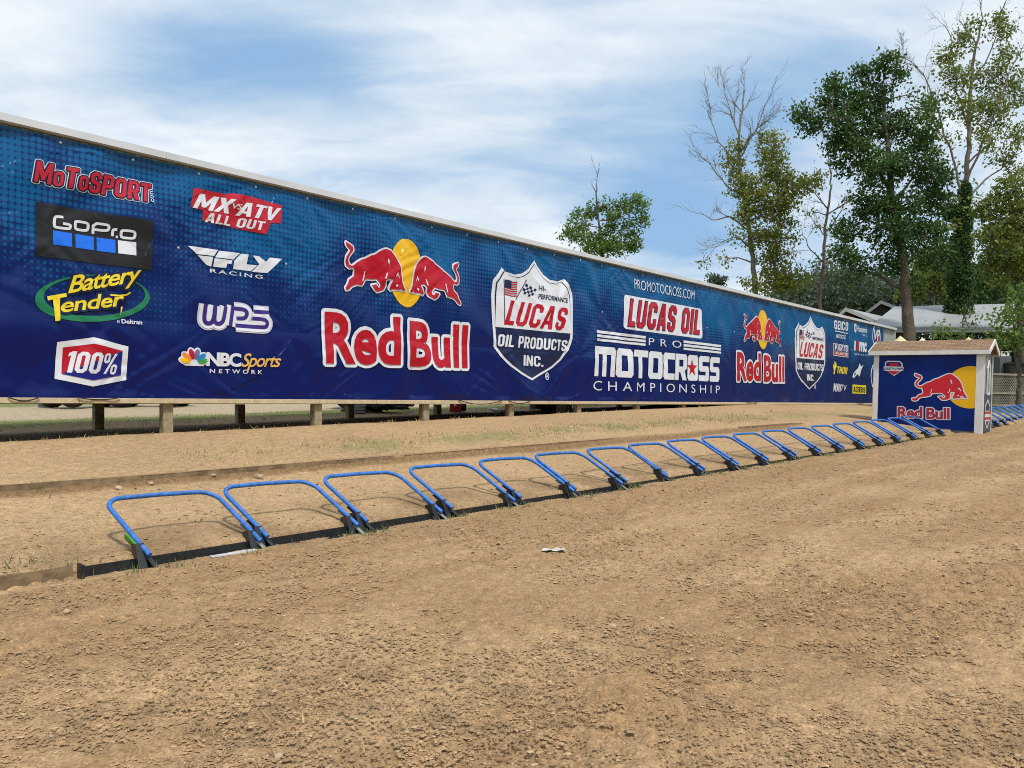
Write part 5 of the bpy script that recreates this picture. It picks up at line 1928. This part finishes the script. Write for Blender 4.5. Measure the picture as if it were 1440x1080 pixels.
tree('tall_sparse_tree', 'tallest sparse leaved tree with ivy clad trunk at right', 50,
     [(1347, 500), (1349, 440), (1351, 380), (1354, 320), (1358, 270), (1360, 210), (1364, 150), (1368, 100), (1374, 60), (1384, 25)], .27,
     [(1350, 62, 18, 16, .95), (1332, 78, 16, 14, .95), (1396, 44, 20, 20, .95), (1420, 70, 16, 16, .9), (1340, 112, 26, 20, .95), (1398, 104, 26, 22, .95), (1318, 140, 16, 16, .95), (1344, 156, 24, 16, .9), (1392, 158, 30, 24, 1.1), (1428, 130, 16, 30, .95), (1376, 205, 22, 20, .8), (1424, 200, 20, 20, .9), (1302, 160, 14, 16, .95), (1312, 190, 14, 14, .5), (1330, 205, 16, 14, .5), (1368, 30, 10, 10, .8), (1405, 225, 18, 12, .8), (1436, 240, 12, 14, .9),
      (1336, 285, 14, 14, .9), (1362, 262, 10, 14, .6), (1325, 320, 16, 14, .8), (1378, 330, 14, 16, .8)],
     LF_OLIVE, .235, 1.0, limbs=[[(1356, 290), (1338, 225), (1318, 160), (1298, 112), (1280, 92)], [(1358, 262), (1385, 180), (1410, 110), (1428, 60)], [(1357, 280), (1395, 245), (1440, 212)], [(1362, 190), (1345, 130), (1335, 80), (1332, 50)], [(1366, 120), (1388, 80), (1400, 40), (1405, 10)], [(1352, 300), (1325, 270), (1312, 250)], [(1360, 230), (1390, 205), (1430, 160)]],
     bare=[(1298, 112, -.8, .5, 2.2, 3), (1280, 92, -.9, .4, 1.6, 2), (1384, 25, .1, 1, 1.8, 2), (1332, 55, -.2, 1, 1.8, 2), (1405, 20, .5, 1, 2.0, 2), (1318, 160, -.6, .8, 2.2, 2), (1428, 70, .5, .9, 2.0, 2), (1374, 60, -.4, 1, 2.0, 2), (1364, 150, .7, .6, 1.8, 2)], bark=BARKP, seed=15, ivy=[(1357, 275, 9, 22), (1354, 310, 13, 26), (1351, 350, 16, 30), (1350, 395, 18, 32), (1348, 440, 19, 30), (1346, 475, 24, 18), (1338, 300, 12, 12)])
tree('broadleaf_tree', 'yellow green broad tree at the right edge of the picture', 42,
     [(1438, 520), (1434, 440), (1430, 390), (1424, 340), (1420, 300)], .24,
     [(1420, 268, 24, 22), (1396, 296, 22, 20), (1432, 304, 26, 26), (1386, 342, 20, 26, .8), (1416, 362, 26, 26), (1446, 345, 22, 40), (1378, 292, 10, 12, .7), (1402, 326, 20, 18), (1395, 385, 18, 18, .8), (1440, 395, 20, 22), (1470, 320, 26, 40), (1465, 390, 20, 30)],
     LF_OLIVE, .24, 1.5, limbs=[[(1430, 390), (1405, 350), (1392, 310)]], seed=18)
tree('leafy_shrub_tree', 'low dark green leafy tree overhanging the lattice fence at right', 34,
     [(1432, 540), (1430, 500), (1426, 455)], .12,
     [(1430, 430, 20, 14), (1408, 452, 20, 16), (1442, 462, 26, 28), (1398, 474, 13, 13, .8), (1422, 480, 22, 14), (1440, 412, 14, 14), (1458, 430, 24, 30)],
     LF_MID, .20, 1.0, seed=21)
tree('leafy_sapling', 'small leafy sapling before the pale roof between the two big trees', 40,
     [(1352, 500), (1355, 470), (1356, 435)], .07,
     [(1334, 466, 14, 11, .8), (1345, 478, 18, 10, .8), (1366, 440, 12, 6, .25), (1374, 455, 9, 6, .25), (1322, 474, 10, 7, .6)],
     LF_MID, .19, .9, bare=[(1356, 440, .5, .8, .9, 1), (1355, 450, -.5, .7, .8, 1)], seed=24)
tree('broadleaf_tree', 'tiny distant green tree crown peeping over the banner capping', 80,
     [(1008, 460), (1008, 410), (1007, 392)], .16, [(1004, 392, 9, 7), (1014, 396, 10, 6), (996, 398, 7, 5, .7)], LF_FAR, .34, .9, seed=27)

tree('broadleaf_tree', 'bushy olive green tree filling the gap between the two tallest trunks', 62,
     [(1312, 520), (1312, 450), (1314, 390)], .28,
     [(1300, 402, 26, 18), (1326, 386, 22, 20), (1282, 410, 20, 14), (1338, 412, 22, 16), (1312, 360, 20, 16, .8), (1296, 378, 16, 14, .8), (1326, 345, 12, 12, .6)],
     LF_OLIVE, .30, 1.0, seed=31)
tree('broadleaf_tree', 'deep green tree massed behind the pavilion roof right of the ivy trunk', 60,
     [(1400, 520), (1400, 440), (1402, 360)], .30,
     [(1386, 402, 24, 20), (1412, 392, 26, 22), (1440, 404, 24, 22), (1398, 368, 22, 20), (1424, 356, 22, 20), (1376, 380, 16, 16), (1450, 370, 22, 24), (1408, 330, 18, 18), (1440, 325, 20, 22), (1375, 420, 20, 12)],
     LF_DARK, .30, 1.0, seed=33)

# far wooded hillside: reads as one mass
def woods():
    nr = np.random.default_rng(77)
    C, tn = [], []
    for x in list(np.arange(1100, 1560, 15)) + list(np.arange(1560, 3000, 30)):
        for row in range(3):
            Yd = 86 + row * 9 + nr.uniform(-3, 3)
            top = 404 - 10 * math.sin((x - 1100) / 70) - row * 8 + nr.uniform(-8, 8) + (10 if x < 1140 else 0) - (12 if x > 1290 else 0)
            k = Yd / F
            for _ in range(6):
                cx, cy = x + nr.uniform(-9, 9), nr.uniform(top + 6, 470)
                c = np.array(P(cx, cy, Yd)) + nr.normal(0, .8, 3)
                n = 130 if x < 1560 else 70
                C.append(c + nr.normal(0, 1, (n, 3)) * np.array([.95, .8, .75]))
                tn.append(np.clip(nr.uniform(0, .6) + nr.uniform(0, .4, n), 0, 1))
    C, tn = np.concatenate(C), np.concatenate(tn)
    n = len(C)
    a = nr.normal(0, 1, (n, 3))
    a /= np.linalg.norm(a, axis=1)[:, None]
    b = np.cross(a, nr.normal(0, 1, (n, 3)))
    b /= np.linalg.norm(b, axis=1)[:, None]
    ls = nr.uniform(.32, .6, n)[:, None]
    V = np.stack([C - a * ls * .5, C + b * ls * .32, C + a * ls * .5, C - b * ls * .32], 1).reshape(-1, 3)
    me = np_mesh('woods', V, np.arange(n * 4).reshape(-1, 4), [LF_FAR])
    at = me.attributes.new('tint', 'FLOAT', 'FACE')
    at.data.foreach_set('value', tn.astype(np.float32))
    o = bpy.data.objects.new('woods', me)
    link(o)
    tag(o, 'distant wooded hillside behind the pale roofs', 'woods', kind='stuff')


woods()

# ------------------------------------------------------------------ pavilion with pale metal roofs
def ribbed(name, color, sc=3.2):
    m = bpy.data.materials.new(name)
    m.use_nodes = True
    t = NT(m.node_tree)
    pos = t.n('ShaderNodeNewGeometry').outputs['Position']
    x = t.n('ShaderNodeSeparateXYZ', ins={0: pos}).outputs[0]
    rb = t.math('POWER', t.math('ABSOLUTE', t.math('SINE', t.math('MULTIPLY', x, sc * math.pi))), 8.0)
    nz = t.noise(pos, .9, 5, .65)
    c = t.mix(t.smooth(nz, .3, .7), tuple(v * .86 for v in color), color)
    b = t.n('ShaderNodeBsdfPrincipled', ins={'Base Color': c, 'Roughness': .5, 'Metallic': .15})
    bp = t.n('ShaderNodeBump', ins={'Strength': .6, 'Distance': .03, 'Height': rb})
    t.nt.links.new(bp.outputs[0], b.inputs['Normal'])
    t.n('ShaderNodeOutputMaterial', ins={0: b.outputs[0]})
    return m


ROOFM = ribbed('pale_metal_roof', (.34, .355, .37))
DARKB = mat('pavilion_dark_boards', (.035, .028, .022), .9, vary=.3, vscale=2)
REDT = mat('rust_red_trim', (.20, .06, .045), .7)
TRIMG = mat('pavilion_grey_trim', (.40, .41, .42), .6)
bq = P(1340, 560, 52)
pav = empty('pavilion', (bq.x, bq.y, gz1(bq.x, bq.y)), 'long open pavilion with pale metal roofs behind the trees', 'pavilion')
YE, YR = 46.0, 53.0
mb = MB()
A, B = P(1222, 459, YE), P(1560, 461, YE)
Cc, Dd = P(1510, 425, YR), P(1258, 431, YR)
mb.add([A, B, Cc, Dd, A - ZUP * .12, B - ZUP * .12, Cc - ZUP * .12, Dd - ZUP * .12], [(0, 1, 2, 3), (7, 6, 5, 4), (0, 4, 5, 1), (1, 5, 6, 2), (3, 2, 6, 7), (0, 3, 7, 4)])
# rear slope
A2, B2 = P(1258, 431, YR), P(1510, 425, YR)
A3, B3 = A2 + Vector((0, 6, -1.3)), B2 + Vector((0, 6, -1.3))
mb.add([A2, B2, B3, A3], [(0, 1, 2, 3)])
mb.build('roof', ROOFM, pav)
mb = MB()
zf = gz1(bq.x, bq.y)
mb.box(Vector(((A.x + B.x) / 2 + 1, YE + 5.2, (A.z + zf) / 2 - .3)), ((B.x - A.x) / 2 - .4, .1, (A.z - zf) / 2))
mb.build('back_wall', DARKB, pav)
mb = MB()
mb.box(Vector(((A.x + B.x) / 2, YE + .1, A.z - .22)), ((B.x - A.x) / 2, .06, .13))
mb.build('eave_beam', TRIMG, pav)
for i in range(7):
    x = A.x + .5 + i * (B.x - A.x - 1) / 6
    mb = MB()
    mb.box(Vector((x, YE + .15, (A.z + zf) / 2 - .4)), (.10, .10, (A.z - zf) / 2))
    mb.build('post', DARKB, pav)


def gable(px0, py0, pxa, pya, px1, py1, Y, back, name, label):
    """gable roof with its end facing the viewer"""
    l, a, r_ = P(px0, py0, Y), P(pxa, pya, Y), P(px1, py1, Y)
    g = Vector((back[0], back[1], 0))
    q = (l + r_) / 2
    e = empty(name, (q.x, q.y, gz1(q.x, q.y)), label, 'building')
    m1 = MB()
    for u, v in ((l, a), (a, r_)):
        m1.prism([u, v, v - ZUP * .14, u - ZUP * .14], g)
    m1.build('roof', ROOFM, e)
    m1 = MB()
    for u, v in ((l, a), (a, r_)):
        m1.prism([u + Vector((0, -.03, .03)), v + Vector((0, -.03, .03)), v + Vector((0, -.03, -.22)), u + Vector((0, -.03, -.22))], Vector((0, .025, 0)))
    m1.build('barge_board', TRIMG, e)
    m1 = MB()
    zg_ = gz1(q.x, q.y) - .2
    poly = [l + Vector((.15, .3, -.2)), a + Vector((0, .3, -.2)), r_ + Vector((-.15, .3, -.2)), Vector((r_.x - .15, r_.y + .3, zg_)), Vector((l.x + .15, l.y + .3, zg_))]
    m1.prism(poly, g * .8)
    m1.build('wall', REDT if 'red' in label else DARKB, e)


gable(1165, 456, 1189, 433, 1228, 449, 50, (6, 6), 'outbuilding', 'gabled outbuilding with pale roof and red gable just over the capping')
gable(1212, 443, 1239, 423, 1272, 436, 56, (5, 8), 'outbuilding', 'higher gabled roof with dark gable behind the pavilion roof')

# ------------------------------------------------------------------ things at the right edge
LAT = mat('lattice_wood', (.28, .235, .185), .85, vary=.2, vscale=6)
fl, frr = P(1378, 575, 36), P(1520, 575, 40)
fa = (frr - fl)
fa.z = 0
FL = fa.length
fa = fa.normalized()
fn = Vector((fa.y, -fa.x, 0))
zb0, zb1 = gz1(fl.x, fl.y), gz1(frr.x, frr.y)
fen = empty('lattice_fence', (fl.x, fl.y, zb0), 'weathered wooden lattice fence beyond the hut', 'fence')


def fp(u, h_, o_=0.0):
    return Vector((fl.x, fl.y, zb0 + (zb1 - zb0) * u / FL)) + fa * u + ZUP * h_ + fn * o_


H1 = 1.62
mb = MB()
for sgn, o_ in ((1, .0), (-1, .014)):
    u = -H1
    while u < FL:
        a0, a1 = u, u + H1
        h0_, h1_ = .18, H1 - .06
        span = h1_ - h0_
        x0, x1 = u, u + span
        c0_, c1_ = max(0, x0), min(FL, x1)
        if c1_ - c0_ > .05:
            ya, yb = h0_ + (c0_ - x0), h0_ + (c1_ - x0)
            if sgn < 0:
                ya, yb = h1_ - (c0_ - x0), h1_ - (c1_ - x0)
            p0, p1 = fp(c0_, ya, o_), fp(c1_, yb, o_)
            w_ = ZUP * .016
            mb.prism([p0 - w_, p1 - w_, p1 + w_, p0 + w_], fn * .010)
        u += .155
mb.build('lattice', LAT, fen)
mb = MB()
for h_ in (.14, .72, H1):
    mb.box((fp(0, h_, .05) + fp(FL, h_, .05)) / 2, (FL / 2, .022, .045), (fa, fn, ZUP))
mb.build('rail', LAT, fen)
u = 0
while u <= FL + .01:
    mb = MB()
    mb.box(fp(u, .80, -.045), (.045, .04, .90), (fa, fn, ZUP))
    mb.build('post', LAT, fen)
    u += FL / 3

CABG = mat('cabinet_grey', (.10, .105, .11), .6)
BINB = mat('bin_black', (.014, .015, .016), .5)
q = P(1409, 572, 41)
mb = MB()
e = empty('metal_cabinet', (q.x, q.y, gz1(q.x, q.y)), 'dark grey metal cabinet behind the lattice fence', 'cabinet')
z0 = gz1(q.x, q.y)
mb.box((q.x, q.y, z0 + 1.35), (.32, .3, 1.35))
mb.build('body', CABG, e, bevel=.02)
for sg in (-1, 1):
    mb = MB()
    mb.box((q.x + sg * .155, q.y - .312, z0 + 1.35), (.145, .010, 1.25))
    dr = mb.build('door', CABG, e, bevel=.006)
mb = MB()
mb.box((q.x + .05, q.y, z0 + 2.82), (.22, .2, .11))
mb.box((q.x + .05, q.y, z0 + 2.945), (.235, .215, .014))
tag(mb.build('white_box', mat('box_white', (.7, .7, .69), .6), bevel=.01), 'white lidded box on top of the grey cabinet', 'box')
q = P(1424, 572, 40.5)
z0 = gz1(q.x, q.y)
e = empty('waste_bin', (q.x, q.y, z0), 'tall black wheeled bin behind the lattice fence', 'bin')
mb = MB()
mb.prism([Vector((q.x - .30, q.y - .3, z0 + 1.05)), Vector((q.x + .30, q.y - .3, z0 + 1.05)), Vector((q.x + .36, q.y - .36, z0 + 2.25)), Vector((q.x - .36, q.y - .36, z0 + 2.25))], Vector((0, .65, 0)))
mb.build('body', BINB, e, bevel=.02)
mb = MB()
mb.prism([Vector((q.x - .40, q.y - .42, z0 + 2.262)), Vector((q.x + .40, q.y - .42, z0 + 2.262)), Vector((q.x + .36, q.y - .42, z0 + 2.35)), Vector((q.x - .36, q.y - .42, z0 + 2.35))], Vector((0, .85, 0)))
mb.build('lid', BINB, e, bevel=.02)
mb = MB()
mb.box((q.x, q.y + .02, z0 + .52), (.34, .34, .52))
mb.build('stand', CABG, e)

# parked white car half behind fence at the edge
q = P(1462, 562, 44)
z0 = gz1(q.x, q.y)
car = empty('parked_car', (q.x, q.y, z0), 'white parked car behind the lattice fence at the right edge', 'car')
CW = mat('car_white', (.72, .73, .74), .25, coat=.6)
CG = mat('car_glass', (.02, .025, .03), .08)
TY = mat('tyre_rubber', (.014, .014, .014), .8, vary=.3, vscale=20)
RIM = mat('wheel_rim', (.38, .38, .38), .4, metal=.6)
pf = [(-2.2, .35), (-2.25, .75), (-2.1, .98), (-1.2, 1.08), (-.6, 1.52), (.9, 1.55), (1.6, 1.1), (2.15, 1.0), (2.25, .7), (2.2, .35)]
mb = MB()
mb.prism([Vector((q.x + x, q.y - .85, z0 + .35 + h_)) for x, h_ in pf], Vector((0, 1.7, 0)))
mb.build('body', CW, car, bevel=.09)
mb = MB()
mb.prism([Vector((q.x + x, q.y - .87, z0 + .35 + h_)) for x, h_ in ((-1.08, 1.1), (-.56, 1.44), (.1, 1.46), (.1, 1.1))], Vector((0, .02, 0)))
mb.prism([Vector((q.x + x, q.y - .87, z0 + .35 + h_)) for x, h_ in ((.17, 1.1), (.17, 1.46), (.86, 1.47), (1.45, 1.1))], Vector((0, .02, 0)))
mb.build('window', CG, car)


def wheel(parent, c, axis, r_, wdt, rim=True):
    m1 = MB()
    m1.lathe(c, axis, [(r_ * .58, -wdt / 2), (r_ * .9, -wdt / 2), (r_ * .98, -wdt * .36), (r_, -wdt * .2), (r_, wdt * .2), (r_ * .98, wdt * .36), (r_ * .9, wdt / 2), (r_ * .58, wdt / 2), (r_ * .58, -wdt / 2)], 28)
    w1 = m1.build('wheel', TY, parent)
    m1 = MB()
    m1.lathe(c, axis, [(r_ * .57, -wdt * .4), (r_ * .5, -wdt * .3), (r_ * .2, -wdt * .2), (.01, -wdt * .2)], 20)
    m1.lathe(c, axis, [(r_ * .57, wdt * .4), (r_ * .5, wdt * .3), (r_ * .2, wdt * .2), (.01, wdt * .2)], 20)
    m1.build('rim', RIM, w1)
    return w1


for x in (-1.35, 1.4):
    for y in (-.78, .78):
        wheel(car, Vector((q.x + x, q.y + y, z0 + .33)), Vector((0, 1, 0)), .33, .2)

# yellow parasols peeping over the hut roof
for px, py, col_, lab in ((1266, 472, (.58, .52, .28), 'pale yellow parasol top nearest the hoarding end over the hut roof'), (1297, 475, (.70, .66, .50), 'cream parasol top over the middle of the hut roof'), (1362, 474, (.70, .55, .30), 'faded yellow parasol top over the right end of hut roof')):
    Yp = 31.0
    t_ = P(px, py, Yp)
    zg_ = gz1(t_.x, t_.y)
    e = empty('parasol', (t_.x, t_.y, zg_), lab, 'parasol', 'parasols behind the hut')
    mb = MB()
    mb.tube([Vector((t_.x, t_.y, zg_ - .1)), Vector((t_.x, t_.y, t_.z - .03))], .022, 8)
    mb.build('pole', mat('pole_steel', (.4, .4, .4), .4, metal=.7), e)
    mb = MB()
    n8 = 8
    ring = [Vector((t_.x + .78 * math.cos(k * math.pi / 4), t_.y + .78 * math.sin(k * math.pi / 4), t_.z - .80)) for k in range(n8)]
    midr = [Vector((t_.x + .42 * math.cos(k * math.pi / 4), t_.y + .42 * math.sin(k * math.pi / 4), t_.z - .38)) for k in range(n8)]
    low = [p_ - ZUP * .1 for p_ in ring]
    mb.add([t_] + midr + ring + low, [(0, 1 + k, 1 + (k + 1) % 8) for k in range(8)] + [(1 + k, 9 + k, 9 + (k + 1) % 8, 1 + (k + 1) % 8) for k in range(8)] + [(9 + k, 17 + k, 17 + (k + 1) % 8, 9 + (k + 1) % 8) for k in range(8)])
    mb.build('canopy', mat('canopy_' + str(px), col_, .8), e)

# ------------------------------------------------------------------ things seen under the hoarding
def quad(px, Yq, label, rot=0.0, r_=.29, col_=(.05, .05, .055)):
    h_ = hit(px, Yq, 12, 60)
    x0_, Yq, z0 = h_
    e = empty('utility_quad', (x0_, Yq, z0), label, 'quad bike', 'vehicles behind the hoarding')
    c, s_ = math.cos(rot), math.sin(rot)
    u, v = Vector((c, s_, 0)), Vector((-s_, c, 0))
    o = Vector((x0_, Yq, z0))
    for a in (-.62, .62):
        for b in (-.42, .42):
            wheel(e, o + u * a + v * b + ZUP * r_, v, r_, .24)
    m1 = MB()
    bm = mat('quad_body_%d' % px, col_, .4)
    m1.prism([o + v * -.22 + u * x + ZUP * h_ for x, h_ in ((-.9, .62), (-.85, .82), (-.3, .80), (-.1, .90), (.35, .98), (.8, .88), (.98, .7), (.9, .55), (.4, .45), (-.4, .45))], v * .44)
    m1.build('body', bm, e, bevel=.04)
    for a in (-.62, .62):
        m1 = MB()
        m1.box(o + u * a + ZUP * .70, (.36, .52, .025), (u, v, ZUP))
        m1.build('mudguard', bm, e, bevel=.02)
    m1 = MB()
    m1.box(o + u * -.3 + ZUP * .87, (.36, .15, .06), (u, v, ZUP))
    m1.build('seat', BINB, e, bevel=.03)
    m1 = MB()
    m1.tube([o + u * .28 + v * -.38 + ZUP * 1.12, o + u * .35 + v * -.12 + ZUP * 1.06, o + u * .35 + v * .12 + ZUP * 1.06, o + u * .28 + v * .38 + ZUP * 1.12], .016, 8)
    m1.tube([o + u * .45 + ZUP * .8, o + u * .35 + ZUP * 1.07], .025, 8)
    m1.build('handlebar', BINB, e)
    return e


quad(124, 573.2, 'dark quad with large tyres parked on the turf at far left', rot=1.05)
quad(212, 572.0, 'dark quad parked just right of the first rear post', rot=.15)
quad(528, 575.0, 'dark quad with wide spaced tyres behind the black cable pile', rot=.05, r_=.31)


def on_ground(px, py):
    return hit(px, py, 12.0, 60)


q = on_ground(68, 573)
mb = MB()
for i in (-1, 0, 1):
    mb.box((q.x + i * .165, q.y, q.z + .10), (.022, .10, .10))
mb.box((q.x, q.y - .085, q.z + .10), (.186, .016, .0985))
for h_ in (.012, .188):
    mb.box((q.x, q.y + .018, q.z + h_), (.185, .086, .0115))
tag(mb.build('concrete_block', mat('block_grey', (.22, .22, .21), .9, vary=.2)), 'grey concrete block on the turf seen under the banner at far left', 'block')
# pile of black hose and cable, with a grey crate
q = on_ground(532, 580)
mb = MB()
rp = random.Random(9)
for i in range(16):
    cx, cy = q.x + rp.uniform(-.45, .45), q.y + rp.uniform(-.1, .15)
    rr_, zz_ = rp.uniform(.16, .34), q.z + .03 + rp.uniform(0, .16)
    tl = rp.uniform(-.15, .15)
    mb.tube([Vector((cx + rr_ * 1.3 * math.cos(a), cy + rr_ * .7 * math.sin(a), zz_ + tl * math.cos(a) * .25 + .012 * math.sin(5 * a + i))) for a in np.linspace(0, 6.1, 22)], .024, 6)
tag(mb.build('hose_pile', CAB), 'tangled pile of black hoses lying under the hoarding', 'hose pile')
q = on_ground(502, 581)
e = empty('grey_crate', (q.x, q.y, q.z), 'small grey slatted crate left of the black hose pile', 'crate')
mb = MB()
CRG = mat('crate_grey', (.25, .26, .27), .7)
for h_ in (.03, .10, .17):
    for sg in (-1, 1):
        mb.box((q.x, q.y + sg * .12, q.z + h_), (.155, .008, .024))
        mb.box((q.x + sg * .163, q.y, q.z + h_), (.008, .128, .024))
mb.build('side', CRG, e)
mb = MB()
mb.box((q.x, q.y, q.z + .006), (.154, .111, .005))
mb.build('base', CRG, e)
# red generator
q = on_ground(645, 580)
e = empty('generator', (q.x, q.y, q.z), 'small red and black portable generator under the hoarding', 'generator')
mb = MB()
GR = mat('generator_red', (.42, .012, .03), .35)
mb.prism([Vector((q.x - .21, q.y - .12, q.z + y)) if False else Vector((q.x + x, q.y - .13, q.z + y)) for x, y in ((-.20, .03), (.06, .03), (.06, .27), (.02, .31), (-.15, .31), (-.20, .25))], Vector((0, .26, 0)))
mb.build('housing', GR, e, bevel=.02)
mb = MB()
mb.lathe(Vector((q.x + .065, q.y, q.z + .16)), Vector((1, 0, 0)), [(.01, .12), (.10, .12), (.135, .09), (.135, 0), (.01, 0)], 18)
mb.build('engine_end', BINB, e)
mb = MB()
mb.lathe(Vector((q.x - .07, q.y - .136, q.z + .17)), Vector((0, -1, 0)), [(.035, 0), (.032, .012), (.001, .014)], 14)
mb.build('outlet', FLASH, e)
mb = MB()
mb.tube([Vector((q.x - .15, q.y, q.z + .305)), Vector((q.x - .13, q.y, q.z + .36)), Vector((q.x - .0, q.y, q.z + .36)), Vector((q.x + .02, q.y, q.z + .305))], .012, 8)
mb.build('handle', BINB, e)
for x in (-.16, .04):
    mb = MB()
    mb.box((q.x + x, q.y, q.z + .016), (.02, .12, .0155))
    mb.build('foot', BINB, e)
# plank, flat coil, black tub
a, b = on_ground(690, 576), on_ground(713, 581)
mb = MB()
dv = (b - a)
pv = Vector((-dv.y, dv.x, 0)).normalized() * .06
mb.prism([a - pv + ZUP * .02, b - pv + ZUP * .02, b + pv + ZUP * .02, a + pv + ZUP * .02], ZUP * .03)
tag(mb.build('plank', mat('plank_pale', (.40, .40, .36), .7)), 'pale plank lying in the shade right of the generator', 'plank')
q = on_ground(763, 576)
mb = MB()
for i in range(5):
    r_ = .34 - .02 * (i % 2)
    mb.tube([Vector((q.x + r_ * math.cos(t), q.y + r_ * math.sin(t), q.z + .03 + .03 * i)) for t in np.linspace(0, 6.283, 33)], .024, 7)
tag(mb.build('hose_coil', CAB), 'neat flat coil of black hose on the ground under the hoarding', 'hose coil')
s_ = (WALL.st(789, 580)[0] + WALL.st(812, 580)[0]) / 2
q = wp(s_, 0, -.45)
z0 = gz1(q.x, q.y)
e = empty('black_tub', (q.x, q.y, z0), 'open black plastic tub under the hoarding beside a post', 'tub')
mb = MB()
def tubring(k, h_):
    return [Vector((q.x, q.y, z0 + h_)) + WD * (.24 * k * x) + WN * (.26 * k * y) for x, y in ((-1, -1), (1, -1), (1, 1), (-1, 1))]
r0_, r1_, r2_, r3_ = tubring(.86, .005), tubring(1, .30), tubring(.94, .30), tubring(.80, .02)
allv = r0_ + r1_ + r2_ + r3_
fs = [(3, 2, 1, 0)] + [(a * 4 + i, a * 4 + (i + 1) % 4, (a + 1) * 4 + (i + 1) % 4, (a + 1) * 4 + i) for a in range(3) for i in range(4)] + [(12, 13, 14, 15)]
mb.add(allv, fs)
mb.build('shell', BINB, e, bevel=.008)
mb = MB()
rimv = tubring(1.06, .285) + tubring(1.06, .315) + tubring(.93, .315) + tubring(.93, .285)
mb.add(rimv, [(a * 4 + i, a * 4 + (i + 1) % 4, ((a + 1) % 4) * 4 + (i + 1) % 4, ((a + 1) % 4) * 4 + i) for a in range(4) for i in range(4)])
mb.build('rim', BINB, e)
